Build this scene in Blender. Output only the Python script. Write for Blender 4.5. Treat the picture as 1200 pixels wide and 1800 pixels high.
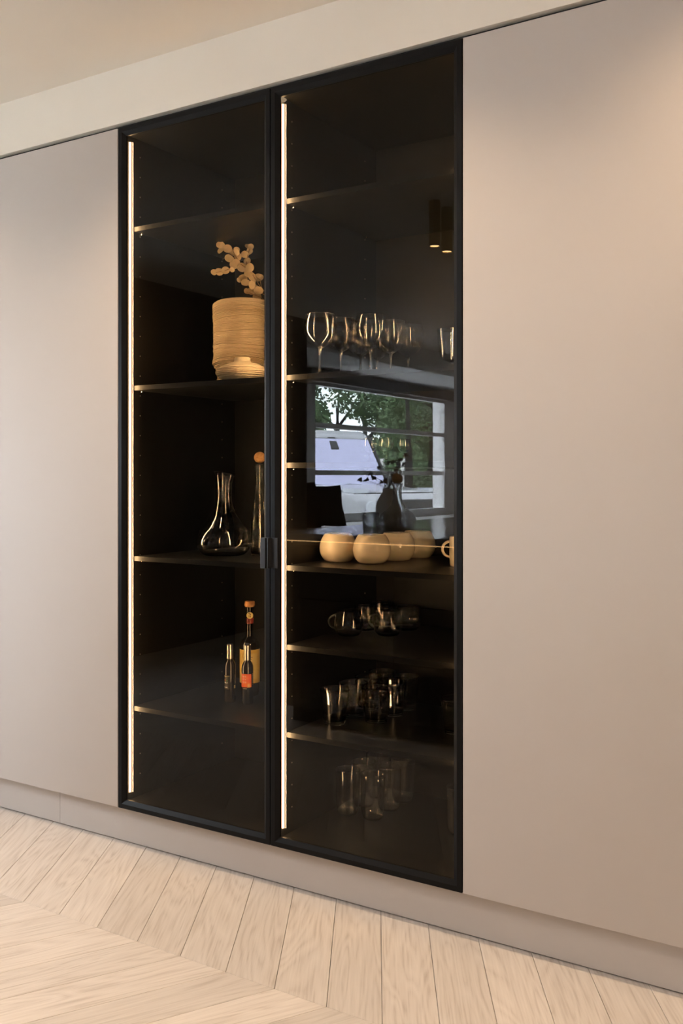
import bpy, bmesh, math, random
from mathutils import Vector, Matrix, Euler

R = math.radians
rng = random.Random(11)
for o in list(bpy.data.objects):
    bpy.data.objects.remove(o, do_unlink=True)
scene = bpy.context.scene
COL = scene.collection

# ------------------------------------------------------------------ camera
cam_d = bpy.data.cameras.new('camera')
cam_d.sensor_fit = 'HORIZONTAL'
cam_d.sensor_width = 36.0
cam_d.lens = 51.0                       # 1700 px over a 1200 px wide frame
cam_d.shift_y = -63.0 / 1200.0
cam_d.clip_start = 0.02
cam_d.clip_end = 300
cam = bpy.data.objects.new('camera', cam_d)
cam.location = (0, -2.236, 1.18)
cam.rotation_euler = (R(90), 0, R(32))
COL.objects.link(cam)
scene.camera = cam

# ------------------------------------------------------------------ world, light levels, exposure
SKY_COL, SKY_STR = (0.86, 0.92, 1.0), 70.0
SPOT_COL, SPOT_W = (1.0, 0.73, 0.46), 32.0
LED_COL, LED_STR = (1.0, 0.65, 0.32), 215.0
world = bpy.data.worlds.new('overcast_sky')
scene.world = world
world.use_nodes = True
bg = world.node_tree.nodes['Background']
bg.inputs[0].default_value = (*SKY_COL, 1)
bg.inputs[1].default_value = SKY_STR
scene.view_settings.view_transform = 'Standard'
scene.view_settings.look = 'None'
scene.view_settings.exposure = 0.0
scene.view_settings.gamma = 1.0
scene.view_settings.use_curve_mapping = False
scene.cycles.use_denoising = True
scene.cycles.use_adaptive_sampling = True
scene.cycles.adaptive_threshold = 0.01
scene.cycles.adaptive_min_samples = 16
scene.cycles.max_bounces = 12
scene.cycles.diffuse_bounces = 4
scene.cycles.glossy_bounces = 6
scene.cycles.transmission_bounces = 12
scene.cycles.transparent_max_bounces = 16
scene.cycles.sample_clamp_indirect = 0.0
scene.cycles.caustics_reflective = False
scene.cycles.caustics_refractive = False
scene.cycles.blur_glossy = 0.5

# room constants (metres); the cabinet fronts lie in the plane y = 0
CEIL = 2.48
LOWCEIL = 2.25
XL = -4.5          # left wall
XW = -5.3          # window wall of the bay
YB = -9.3          # far wall
XR = 3.2
Y_BAY = -4.4
WY0, WY1, WZ0, WZ1 = -8.72, -5.66, 0.74, 2.135

# portal that guides the sampling of daylight through the window opening
def portal(loc, w, h, facing):
    pd = bpy.data.lights.new('window_daylight', 'AREA')
    pd.shape = 'RECTANGLE'; pd.size = w; pd.size_y = h
    pd.cycles.is_portal = True
    po = bpy.data.objects.new('window_daylight', pd)
    po.location = loc
    po.rotation_euler = Vector(facing).to_track_quat('-Z', 'Y').to_euler()
    COL.objects.link(po)


SY0, SY1, SZ0, SZ1 = -1.66, -1.10, 1.0, 2.0          # unseen side window added in the left wall for cool daylight
portal((XW + .03, (WY0 + WY1) / 2, (WZ0 + WZ1) / 2), WY1 - WY0, WZ1 - WZ0, (1, 0, 0))
portal((XL - .02, (SY0 + SY1) / 2, (SZ0 + SZ1) / 2), SY1 - SY0, SZ1 - SZ0, (1, 0, 0))


# ------------------------------------------------------------------ helpers
def tag(o, label=None, cat=None, group=None, kind=None):
    if label: o['label'] = label
    if cat: o['category'] = cat
    if group: o['group'] = group
    if kind: o['kind'] = kind
    return o


def empty(name, loc=(0, 0, 0), rz=0.0, parent=None):
    o = bpy.data.objects.new(name, None)
    o.empty_display_size = 0.05
    o.location = loc
    o.rotation_euler = (0, 0, rz)
    if parent: o.parent = parent
    COL.objects.link(o)
    return o


class MB:
    """collects vertices and faces; build() links them as one mesh object"""
    def __init__(self):
        self.v = []; self.f = []

    def add(self, vs, fs):
        n = len(self.v)
        self.v += [tuple(p) for p in vs]
        self.f += [tuple(i + n for i in f) for f in fs]
        return self

    def box(self, x0, x1, y0, y1, z0, z1):
        vs = [(x0, y0, z0), (x1, y0, z0), (x1, y1, z0), (x0, y1, z0), (x0, y0, z1), (x1, y0, z1), (x1, y1, z1), (x0, y1, z1)]
        return self.add(vs, [(3, 2, 1, 0), (4, 5, 6, 7), (0, 1, 5, 4), (1, 2, 6, 5), (2, 3, 7, 6), (3, 0, 4, 7)])

    def bbox(self, x0, x1, y0, y1, z0, z1, b=0.002):
        """box with chamfered edges"""
        bm = bmesh.new()
        m = MB().box(x0, x1, y0, y1, z0, z1)
        vv = [bm.verts.new(p) for p in m.v]
        for f in m.f: bm.faces.new([vv[i] for i in f])
        bmesh.ops.bevel(bm, geom=bm.edges[:], offset=b, segments=2, affect='EDGES', profile=0.6)
        bm.verts.index_update()
        self.add([v.co[:] for v in bm.verts], [[v.index for v in f.verts] for f in bm.faces])
        bm.free()
        return self

    def lathe(self, prof, n=32, mod=None, c=(0, 0, 0), post=None):
        rings = []
        vs = []
        for (r, z) in prof:
            if r < 1e-6:
                rings.append([len(vs)]); vs.append((0, 0, z))
            else:
                ring = []
                for i in range(n):
                    a = 2 * math.pi * i / n
                    rr = r * (mod(a, z, r) if mod else 1.0)
                    ring.append(len(vs)); vs.append((rr * math.cos(a), rr * math.sin(a), z))
                rings.append(ring)
        fs = []
        for A, B in zip(rings, rings[1:]):
            if len(A) == 1 and len(B) == 1: continue
            for i in range(n):
                j = (i + 1) % n
                if len(A) == 1: fs.append((A[0], B[j], B[i]))
                elif len(B) == 1: fs.append((A[i], A[j], B[0]))
                else: fs.append((A[i], A[j], B[j], B[i]))
        if post: vs = [post(p) for p in vs]
        vs = [(p[0] + c[0], p[1] + c[1], p[2] + c[2]) for p in vs]
        return self.add(vs, fs)

    def tube(self, pts, r, n=8, closed=False):
        pts = [Vector(p) for p in pts]
        m = len(pts)
        rs = r if isinstance(r, (list, tuple)) else [r] * m
        vs = []
        prev = None
        for i, p in enumerate(pts):
            if closed: t = pts[(i + 1) % m] - pts[i - 1]
            else: t = pts[min(i + 1, m - 1)] - pts[max(i - 1, 0)]
            t.normalize()
            if prev is None:
                a = Vector((0, 0, 1)) if abs(t.z) < .9 else Vector((1, 0, 0))
                nrm = t.cross(a).normalized()
            else:
                nrm = (prev - t * prev.dot(t)).normalized()
            prev = nrm
            bn = t.cross(nrm)
            for k in range(n):
                an = 2 * math.pi * k / n
                vs.append(p + (nrm * math.cos(an) + bn * math.sin(an)) * rs[i])
        fs = []
        for i in range(m if closed else m - 1):
            for k in range(n):
                a = i * n + k; b = i * n + (k + 1) % n
                j = (i + 1) % m
                fs.append((a, b, j * n + (k + 1) % n, j * n + k))
        if not closed:
            fs.append(tuple(reversed(range(n))))
            fs.append(tuple(range((m - 1) * n, m * n)))
        return self.add(vs, fs)

    def prism(self, poly, axis, a0, a1):
        """extrude a 2-D polygon along an axis; poly is given in the two other axes in order"""
        def p3(p, a):
            if axis == 'x': return (a, p[0], p[1])
            if axis == 'y': return (p[0], a, p[1])
            return (p[0], p[1], a)
        n = len(poly)
        vs = [p3(p, a0) for p in poly] + [p3(p, a1) for p in poly]
        fs = [tuple(range(n))[::-1], tuple(range(n, 2 * n))]
        for i in range(n):
            j = (i + 1) % n
            fs.append((i, j, n + j, n + i))
        return self.add(vs, fs)

    def mesh(self, name, mat, smooth=None, fix=True):
        me = bpy.data.meshes.new(name)
        me.from_pydata(self.v, [], self.f)
        if fix:
            bm = bmesh.new(); bm.from_mesh(me)
            bmesh.ops.recalc_face_normals(bm, faces=bm.faces[:])
            bm.to_mesh(me); bm.free()
        if mat: me.materials.append(mat)
        if smooth is not None:
            me.polygons.foreach_set('use_smooth', [True] * len(me.polygons))
            if smooth < 180: me.set_sharp_from_angle(angle=R(smooth))
        me.update()
        return me

    def build(self, name, mat, parent=None, smooth=None, fix=True, loc=None):
        o = bpy.data.objects.new(name, self.mesh(name, mat, smooth, fix))
        if parent: o.parent = parent
        if loc: o.location = loc
        COL.objects.link(o)
        return o


def link_mesh(name, me, parent=None, loc=(0, 0, 0), rot=(0, 0, 0), scale=(1, 1, 1)):
    o = bpy.data.objects.new(name, me)
    o.location = loc; o.rotation_euler = rot; o.scale = scale
    if parent: o.parent = parent
    COL.objects.link(o)
    return o


def copy_tree(o, parent=None):
    c = o.copy()
    COL.objects.link(c)
    c.parent = parent
    for ch in list(o.children): copy_tree(ch, c)
    return c


def text_mesh(txt, size, extrude=0.0002):
    cu = bpy.data.curves.new('lettering', 'FONT')
    cu.body = txt; cu.size = size; cu.extrude = extrude
    cu.align_x = 'CENTER'; cu.align_y = 'CENTER'
    cu.resolution_u = 3
    ob = bpy.data.objects.new('lettering', cu)
    COL.objects.link(ob)
    dg = bpy.context.evaluated_depsgraph_get()
    me = bpy.data.meshes.new_from_object(ob.evaluated_get(dg))
    bpy.data.objects.remove(ob, do_unlink=True)
    return me


# ------------------------------------------------------------------ materials
def mat(name, col, rough=0.5, metal=0.0, spec=0.5, coat=0.0, emis=None, estr=0.0):
    m = bpy.data.materials.new(name)
    m.use_nodes = True
    b = m.node_tree.nodes['Principled BSDF']
    b.inputs['Base Color'].default_value = (*col, 1)
    b.inputs['Roughness'].default_value = rough
    b.inputs['Metallic'].default_value = metal
    b.inputs['Specular IOR Level'].default_value = spec
    b.inputs['Coat Weight'].default_value = coat
    if emis:
        b.inputs['Emission Color'].default_value = (*emis, 1)
        b.inputs['Emission Strength'].default_value = estr
    return m


def nodes_of(m): return m.node_tree.nodes, m.node_tree.links, m.node_tree.nodes['Principled BSDF']


def noise_mat(name, col1, col2, scale=(8, 8, 8), rough=0.5, bump=0.0, detail=4, spec=0.5, bscale=None, metal=0.0, bdist=0.01):
    m = mat(name, col1, rough, metal, spec)
    N, Lk, b = nodes_of(m)
    tc = N.new('ShaderNodeTexCoord'); mp = N.new('ShaderNodeMapping')
    mp.inputs['Scale'].default_value = scale
    nz = N.new('ShaderNodeTexNoise'); nz.inputs['Scale'].default_value = 1.0; nz.inputs['Detail'].default_value = detail
    cr = N.new('ShaderNodeValToRGB')
    cr.color_ramp.elements[0].position = 0.3; cr.color_ramp.elements[0].color = (*col1, 1)
    cr.color_ramp.elements[1].position = 0.7; cr.color_ramp.elements[1].color = (*col2, 1)
    Lk.new(tc.outputs['Object'], mp.inputs[0]); Lk.new(mp.outputs[0], nz.inputs[0])
    Lk.new(nz.outputs[0], cr.inputs[0]); Lk.new(cr.outputs[0], b.inputs['Base Color'])
    if bump:
        nb = nz
        if bscale:
            mp2 = N.new('ShaderNodeMapping'); mp2.inputs['Scale'].default_value = bscale
            nb = N.new('ShaderNodeTexNoise'); nb.inputs['Scale'].default_value = 1.0; nb.inputs['Detail'].default_value = 5
            Lk.new(tc.outputs['Object'], mp2.inputs[0]); Lk.new(mp2.outputs[0], nb.inputs[0])
        bp = N.new('ShaderNodeBump'); bp.inputs['Strength'].default_value = bump; bp.inputs['Distance'].default_value = bdist
        Lk.new(nb.outputs[0], bp.inputs['Height']); Lk.new(bp.outputs[0], b.inputs['Normal'])
    return m


def pane_mat(name, tint, ior=1.5, k=1.5, gloss=(1, 1, 1)):
    """flat glass pane: tinted see-through plus a Fresnel mirror"""
    m = bpy.data.materials.new(name); m.use_nodes = True
    N, Lk = m.node_tree.nodes, m.node_tree.links
    N.remove(N['Principled BSDF'])
    out = N['Material Output']
    tr = N.new('ShaderNodeBsdfTransparent'); tr.inputs[0].default_value = (*tint, 1)
    gl = N.new('ShaderNodeBsdfGlossy'); gl.inputs[0].default_value = (*gloss, 1); gl.inputs['Roughness'].default_value = 0.0
    # Schlick reflectance from the angle to the surface, the same from both faces
    ge = N.new('ShaderNodeNewGeometry')
    dt = N.new('ShaderNodeVectorMath'); dt.operation = 'DOT_PRODUCT'
    Lk.new(ge.outputs['Normal'], dt.inputs[0]); Lk.new(ge.outputs['Incoming'], dt.inputs[1])
    ab = N.new('ShaderNodeMath'); ab.operation = 'ABSOLUTE'; Lk.new(dt.outputs['Value'], ab.inputs[0])
    om = N.new('ShaderNodeMath'); om.operation = 'SUBTRACT'; om.inputs[0].default_value = 1.0; Lk.new(ab.outputs[0], om.inputs[1])
    pw = N.new('ShaderNodeMath'); pw.operation = 'POWER'; pw.inputs[1].default_value = 5.0; Lk.new(om.outputs[0], pw.inputs[0])
    f0 = ((ior - 1) / (ior + 1)) ** 2 * k
    mu = N.new('ShaderNodeMath'); mu.operation = 'MULTIPLY_ADD'; mu.inputs[1].default_value = 1 - f0; mu.inputs[2].default_value = f0; mu.use_clamp = True
    fr = pw
    mx = N.new('ShaderNodeMixShader')
    Lk.new(fr.outputs[0], mu.inputs[0]); Lk.new(mu.outputs[0], mx.inputs[0])
    Lk.new(tr.outputs[0], mx.inputs[1]); Lk.new(gl.outputs[0], mx.inputs[2]); Lk.new(mx.outputs[0], out.inputs[0])
    return m


def glass_mat(name, col=(1, 1, 1), ior=1.46, rough=0.0):
    m = bpy.data.materials.new(name); m.use_nodes = True
    N, Lk = m.node_tree.nodes, m.node_tree.links
    N.remove(N['Principled BSDF'])
    g = N.new('ShaderNodeBsdfGlass'); g.inputs['Color'].default_value = (*col, 1); g.inputs['IOR'].default_value = ior; g.inputs['Roughness'].default_value = rough
    Lk.new(g.outputs[0], N['Material Output'].inputs[0])
    return m


def emit_mat(name, col, s):
    m = bpy.data.materials.new(name); m.use_nodes = True
    N, Lk = m.node_tree.nodes, m.node_tree.links
    N.remove(N['Principled BSDF'])
    e = N.new('ShaderNodeEmission'); e.inputs[0].default_value = (*col, 1); e.inputs[1].default_value = s
    Lk.new(e.outputs[0], N['Material Output'].inputs[0])
    return m


def oak_mat(name, ang):
    """pale oak; grain runs at ang (radians) from the y axis, varied plank by plank"""
    m = mat(name, (0.5, 0.38, 0.26), 0.42, spec=0.35)
    N, Lk, b = nodes_of(m)
    tc = N.new('ShaderNodeTexCoord'); oi = N.new('ShaderNodeObjectInfo')
    rot = N.new('ShaderNodeVectorRotate'); rot.rotation_type = 'Z_AXIS'; rot.inputs['Angle'].default_value = ang
    Lk.new(tc.outputs['Object'], rot.inputs['Vector'])
    off = N.new('ShaderNodeVectorMath'); off.operation = 'MULTIPLY_ADD'
    cmb = N.new('ShaderNodeCombineXYZ')
    mm = N.new('ShaderNodeMath'); mm.operation = 'MULTIPLY'; mm.inputs[1].default_value = 37.0
    Lk.new(oi.outputs['Random'], mm.inputs[0])
    for i in range(3): Lk.new(mm.outputs[0], cmb.inputs[i])
    ad = N.new('ShaderNodeVectorMath'); ad.operation = 'ADD'
    Lk.new(rot.outputs[0], ad.inputs[0]); Lk.new(cmb.outputs[0], ad.inputs[1])
    N.remove(off)
    # broad figure: warped bands
    mp = N.new('ShaderNodeMapping'); mp.inputs['Scale'].default_value = (9, 1.15, 1)
    n1 = N.new('ShaderNodeTexNoise'); n1.inputs['Scale'].default_value = 1.0; n1.inputs['Detail'].default_value = 2.0; n1.inputs['Distortion'].default_value = 0.5
    Lk.new(ad.outputs[0], mp.inputs[0]); Lk.new(mp.outputs[0], n1.inputs[0])
    ml = N.new('ShaderNodeMath'); ml.operation = 'MULTIPLY'; ml.inputs[1].default_value = 16.0
    fr = N.new('ShaderNodeMath'); fr.operation = 'PINGPONG'; fr.inputs[1].default_value = 0.5
    Lk.new(n1.outputs[0], ml.inputs[0]); Lk.new(ml.outputs[0], fr.inputs[0])
    # fine pores
    mp2 = N.new('ShaderNodeMapping'); mp2.inputs['Scale'].default_value = (190, 7, 1)
    n2 = N.new('ShaderNodeTexNoise'); n2.inputs['Scale'].default_value = 1.0; n2.inputs['Detail'].default_value = 3.0
    Lk.new(ad.outputs[0], mp2.inputs[0]); Lk.new(mp2.outputs[0], n2.inputs[0])
    s1 = N.new('ShaderNodeMath'); s1.operation = 'MULTIPLY'; s1.inputs[1].default_value = 0.55; Lk.new(fr.outputs[0], s1.inputs[0])
    s2 = N.new('ShaderNodeMath'); s2.operation = 'MULTIPLY_ADD'; s2.inputs[1].default_value = 0.95
    Lk.new(n2.outputs[0], s2.inputs[0]); Lk.new(s1.outputs[0], s2.inputs[2])
    cr = N.new('ShaderNodeValToRGB')
    e = cr.color_ramp.elements
    e[0].position = 0.30; e[0].color = (0.56, 0.485, 0.43, 1)
    e[1].position = 0.86; e[1].color = (0.76, 0.69, 0.635, 1)
    k = e.new(0.55); k.color = (0.69, 0.62, 0.565, 1)
    Lk.new(s2.outputs[0], cr.inputs[0])
    hs = N.new('ShaderNodeHueSaturation')
    vr = N.new('ShaderNodeMapRange'); vr.inputs['To Min'].default_value = 0.91; vr.inputs['To Max'].default_value = 1.07
    Lk.new(oi.outputs['Random'], vr.inputs[0]); Lk.new(vr.outputs[0], hs.inputs['Value'])
    Lk.new(cr.outputs[0], hs.inputs['Color']); Lk.new(hs.outputs[0], b.inputs['Base Color'])
    bp = N.new('ShaderNodeBump'); bp.inputs['Strength'].default_value = 0.25; bp.inputs['Distance'].default_value = 0.0006
    Lk.new(n2.outputs[0], bp.inputs['Height']); Lk.new(bp.outputs[0], b.inputs['Normal'])
    return m


M = {}
M['plaster'] = noise_mat('ceiling_plaster', (0.77, 0.715, 0.64), (0.80, 0.745, 0.668), (2, 2, 2), 0.85, spec=0.2)
M['wall'] = noise_mat('wall_paint', (0.60, 0.585, 0.56), (0.64, 0.62, 0.595), (2, 2, 2), 0.85, spec=0.2)
M['bay'] = noise_mat('bay_paint', (0.84, 0.84, 0.85), (0.88, 0.88, 0.89), (2, 2, 2), 0.8, spec=0.2)
M['wall_dark'] = noise_mat('dark_wall_paint', (0.10, 0.088, 0.07), (0.115, 0.10, 0.08), (2, 2, 2), 0.7, spec=0.2)
M['lacquer'] = noise_mat('greige_lacquer', (0.515, 0.470, 0.445), (0.53, 0.483, 0.457), (1.5, 1.5, 1.5), 0.78, spec=0.12)
M['carcass'] = mat('greige_carcass', (0.40, 0.36, 0.33), 0.6)
M['gap'] = mat('shadow_gap_black', (0.012, 0.012, 0.012), 0.8)
M['black_board'] = noise_mat('black_board', (0.003, 0.0029, 0.0027), (0.005, 0.0047, 0.0044), (60, 4, 60), 0.45, spec=0.25)
M['shelf'] = noise_mat('black_shelf_laminate', (0.0035, 0.0033, 0.003), (0.006, 0.0056, 0.005), (3, 90, 90), 0.36, spec=0.25)
M['shelf_edge'] = noise_mat('shelf_edge_band', (0.004, 0.0037, 0.0034), (0.008, 0.007, 0.006), (2, 60, 160), 0.5, spec=0.25)
M['frame'] = mat('black_anodised_aluminium', (0.005, 0.005, 0.0056), 0.45, 0.0, 0.12)
M['handle'] = mat('black_handle', (0.010, 0.010, 0.011), 0.4)
M['smoked'] = pane_mat('smoked_glass', (0.27, 0.259, 0.245), 1.52, 0.46)
M['clear_pane'] = pane_mat('clear_window_glass', (0.93, 0.96, 0.95), 1.45, 1.2)
M['led'] = emit_mat('warm_led_light', LED_COL, LED_STR)
M['led_soft'] = emit_mat('warm_led_cover', (1.0, 0.60, 0.30), 24)
M['led_edge'] = emit_mat('warm_led_cover_edge', (1.0, 0.50, 0.18), 2.4)
M['led_channel'] = mat('led_channel', (0.30, 0.24, 0.17), 0.45, 0.2)
M['brass_pin'] = mat('pin_sleeve', (0.55, 0.45, 0.32), 0.3, 0.9)
M['chrome'] = mat('clip_metal', (0.6, 0.57, 0.52), 0.2, 1.0)
M['glass'] = glass_mat('clear_glass', (1, 1, 1), 1.52, 0.0)
M['glass_cast'] = glass_mat('pressed_glass', (1, 1, 1), 1.55, 0.05)
M['cream'] = noise_mat('cream_glaze', (0.66, 0.55, 0.40), (0.70, 0.59, 0.44), (12, 12, 12), 0.22, spec=0.5)
M['clay'] = noise_mat('sand_stoneware', (0.56, 0.43, 0.28), (0.66, 0.52, 0.35), (7, 7, 40), 0.8, 0.5, spec=0.2, bscale=(20, 20, 240), bdist=0.003)
M['clay_pale'] = noise_mat('pale_stoneware', (0.64, 0.52, 0.36), (0.70, 0.58, 0.42), (9, 9, 30), 0.75, 0.25, spec=0.2, bscale=(30, 30, 180), bdist=0.002)
M['cork'] = noise_mat('cork', (0.46, 0.22, 0.07), (0.66, 0.36, 0.14), (160, 160, 160), 0.75, 0.3, bdist=0.001)
M['cork_orange'] = noise_mat('cork_stopper', (0.62, 0.26, 0.08), (0.74, 0.35, 0.12), (140, 140, 140), 0.6)
M['leaf_dry'] = noise_mat('dried_leaf', (0.54, 0.39, 0.20), (0.74, 0.55, 0.33), (45, 45, 45), 0.7, 0.3, bdist=0.001)
M['stem_dry'] = mat('dried_stem', (0.36, 0.22, 0.10), 0.8)
M['bottle'] = mat('dark_bottle_glass', (0.010, 0.007, 0.004), 0.06, 0.0, 0.6)
M['cap'] = mat('brushed_cap', (0.62, 0.56, 0.48), 0.28, 1.0)
M['label_gold'] = noise_mat('gold_paper_label', (0.80, 0.50, 0.08), (0.88, 0.58, 0.12), (30, 30, 60), 0.35)
M['label_cream'] = mat('cream_paper', (0.84, 0.62, 0.20), 0.5)
M['label_red'] = noise_mat('red_paper_label', (0.80, 0.055, 0.015), (0.86, 0.22, 0.03), (70, 70, 50), 0.45)
M['ink'] = mat('dark_ink', (0.03, 0.02, 0.012), 0.6)
M['ink_white'] = mat('white_ink', (0.85, 0.82, 0.76), 0.6)
M['ink_gold'] = mat('gold_ink', (0.72, 0.55, 0.28), 0.4)
M['ink_orange'] = mat('orange_ink', (0.95, 0.42, 0.06), 0.5)
M['ink_green'] = mat('green_ink', (0.10, 0.32, 0.08), 0.5)
M['wine_red'] = mat('dark_red_foil', (0.20, 0.02, 0.012), 0.4)
M['brass'] = mat('antique_brass', (0.50, 0.37, 0.14), 0.35, 0.85)
M['spot_lens'] = emit_mat('warm_spot_lens', SPOT_COL, 14)
M['spot_lens_b'] = emit_mat('bright_spot_lens', (1.0, 0.62, 0.28), 60)
M['white_metal'] = mat('white_metal', (0.78, 0.76, 0.72), 0.4)
M['stone'] = noise_mat('dark_stone_worktop', (0.42, 0.43, 0.45), (0.50, 0.51, 0.53), (6, 6, 6), 0.14)
M['island'] = noise_mat('dark_oak_veneer', (0.045, 0.033, 0.022), (0.06, 0.045, 0.03), (60, 60, 3), 0.5)
M['led_island'] = emit_mat('warm_led_island', (1.0, 0.60, 0.26), 22)
M['sill'] = mat('white_lacquer', (0.78, 0.78, 0.77), 0.4)
M['upvc'] = mat('white_window_frame', (0.86, 0.87, 0.88), 0.4)
M['blind'] = mat('grey_blind_fabric', (0.16, 0.16, 0.17), 0.8)
M['cush_black'] = noise_mat('black_cushion', (0.012, 0.012, 0.012), (0.02, 0.02, 0.02), (60, 60, 60), 0.95)
M['cush_brown'] = noise_mat('brown_cushion', (0.055, 0.042, 0.032), (0.07, 0.055, 0.042), (60, 60, 60), 0.95)
M['cush_grey'] = noise_mat('grey_cushion', (0.10, 0.092, 0.082), (0.13, 0.12, 0.105), (60, 60, 60), 0.95)
M['vase_grey'] = noise_mat('grey_stoneware', (0.72, 0.71, 0.69), (0.82, 0.81, 0.79), (18, 18, 18), 0.8, 0.3)
M['petal'] = mat('dark_petal', (0.028, 0.006, 0.012), 0.7)
M['smoke_glass'] = glass_mat('smoke_tinted_glass', (0.95, 0.96, 0.97), 1.46)
M['paving'] = noise_mat('paving', (0.46, 0.45, 0.43), (0.54, 0.52, 0.50), (3, 3, 3), 0.9)
M['car_white'] = mat('white_car_paint', (0.40, 0.41, 0.44), 0.3, 0.0, 0.5, 0.6)
M['car_black'] = mat('black_plastic', (0.02, 0.02, 0.02), 0.5)
M['sky_tinted_car_glass'] = mat('sky_tinted_car_glass', (0.44, 0.44, 0.60), 0.12, 0.8, 0.6)  # lavender reflection of the sky is put into the glass colour
M['tyre'] = mat('tyre', (0.015, 0.015, 0.015), 0.8)
M['alloy'] = mat('alloy', (0.5, 0.5, 0.52), 0.3, 0.9)
M['lamp'] = mat('lamp_lens', (0.55, 0.58, 0.62), 0.1, 0.3)
M['bark'] = noise_mat('bark', (0.012, 0.010, 0.009), (0.03, 0.025, 0.022), (30, 30, 6), 0.9, 0.6)
M['leaf1'] = noise_mat('leaf_green', (0.12, 0.20, 0.10), (0.25, 0.36, 0.18), (2, 2, 2), 0.6)
M['leaf2'] = noise_mat('leaf_dark_green', (0.06, 0.10, 0.055), (0.14, 0.20, 0.11), (2, 2, 2), 0.6)
M['leaf3'] = noise_mat('leaf_olive', (0.09, 0.10, 0.035), (0.17, 0.17, 0.07), (2, 2, 2), 0.6)
M['render_white'] = noise_mat('house_render', (0.62, 0.60, 0.56), (0.68, 0.66, 0.62), (2, 2, 2), 0.9)
M['roof'] = noise_mat('roof_tile', (0.12, 0.09, 0.08), (0.18, 0.13, 0.11), (6, 6, 6), 0.9)
M['oakA'] = oak_mat('pale_oak_a', R(-30))
M['oakB'] = oak_mat('pale_oak_b', R(30))

# ------------------------------------------------------------------ structure: floor with chevron planks
floor = MB().box(XW, XR, YB, 0.62, -0.06, -0.0125).build('floor', M['gap'])
tag(floor, 'pale oak chevron parquet floor running up to the cabinet plinth', kind='structure')
PITCH, ROWH = 0.1428, 0.62
SH = ROWH * math.tan(R(30))
APEX = -0.430
X_OFF = -2.1677            # a joint meets the apex line here


def plank_mb(sgn, gap=0.0007, b=0.0005):
    # origin at the middle; y runs from +ROWH/2 to -ROWH/2, x shifts by sgn*SH towards -y
    hx, hy = PITCH / 2 - gap, ROWH / 2 - gap * .6
    def quad(d, z):
        k = sgn * SH / ROWH
        return [(-hx + d - k * (hy - d), hy - d, z), (hx - d - k * (hy - d), hy - d, z),
                (hx - d + k * (hy - d), -hy + d, z), (-hx + d + k * (hy - d), -hy + d, z)]
    vs = quad(0, -0.012) + quad(0, -b) + quad(b, 0)
    fs = [(8, 9, 10, 11)]
    for lo in (0, 4):
        for i in range(4):
            j = (i + 1) % 4
            fs.append((lo + i, lo + j, lo + 4 + j, lo + 4 + i))
    return MB().add(vs, fs)


pm = {1: plank_mb(1).mesh('plank', M['oakA']), -1: plank_mb(-1).mesh('plank', M['oakB'])}
far = {1: MB(), -1: MB()}
pl_src = {1: plank_mb(1), -1: plank_mb(-1)}
for row in range(-1, 15):
    yc = APEX - row * ROWH - ROWH / 2     # row -1 lies between the apex line and the plinth
    sgn = 1 if row % 2 else -1
    for k in range(-24, 40):
        # joint positions on the zig-zag lines alternate by SH
        xj = X_OFF + (k + .5) * PITCH
        xc = xj - SH / 2 if row % 2 else xj - SH / 2
        if row == -1: xc = xj - SH / 2
        if xc < XW + .3 or xc > XR - .3: continue
        if row <= 1 and -3.3 < xc < 0.2:
            link_mesh('plank', pm[sgn], floor, (xc, yc, 0))
        else:
            s = pl_src[sgn]
            far[sgn].add([(x + xc, y + yc, z) for x, y, z in s.v], s.f)
for sgn in (1, -1):
    o = far[sgn].build('planks', M['oakA' if sgn == 1 else 'oakB'], floor)
    tag(o, kind='stuff')

# ------------------------------------------------------------------ structure: ceiling, walls
tag(MB().box(XL, XR, YB, 0.62, CEIL, CEIL + .1).build('ceiling', M['plaster']), 'off-white plaster ceiling of the kitchen', kind='structure')
tag(MB().box(XW - .2, XL + .0, YB, Y_BAY, LOWCEIL, CEIL + .1).build('ceiling_low', M['bay']), 'lower white ceiling over the window bay', kind='structure')
tag(MB().box(XL, XR, 0.0, 0.62, 2.302, CEIL).build('wall_upper', M['plaster']), 'plain plastered bulkhead above the tall cabinets', kind='structure')
tag(MB().box(XW - .3, XR + .3, 0.62, 0.75, -.06, CEIL + .1).build('wall_back', M['wall']), 'wall behind the tall cabinets', kind='structure')
wl = MB()
wl.box(XL - .2, XL, SY1, 0.62, -.06, CEIL + .1)
wl.box(XL - .2, XL, Y_BAY + .2, SY0, -.06, CEIL + .1)
wl.box(XL - .2, XL, SY0, SY1, -.06, SZ0)
wl.box(XL - .2, XL, SY0, SY1, SZ1, CEIL + .1)
wl.box(XW - .2, XL, Y_BAY, Y_BAY + .2, -.06, CEIL + .1)
tag(wl.build('wall_left', M['wall_dark']), 'dark brown wall between cabinets and window bay', kind='structure')
tag(MB().box(XR, XR + .15, YB, 0.62, -.06, CEIL + .1).build('wall_right', M['wall']), 'pale side wall of the kitchen', kind='structure')
tag(MB().box(XW - .2, XR + .15, YB - .15, YB, -.06, CEIL + .1).build('wall_far', M['wall']), 'pale far wall opposite the cabinets', kind='structure')
ww = MB()
ww.box(XW - .2, XW, YB, WY0, -.06, LOWCEIL)
ww.box(XW - .2, XW, WY1, Y_BAY, -.06, LOWCEIL)
ww.box(XW - .2, XW, WY0, WY1, -.06, WZ0)
ww.box(XW - .2, XW, WY0, WY1, WZ1, LOWCEIL)
tag(ww.build('wall_window', M['bay']), 'white wall around the bay window', kind='structure')

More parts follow.
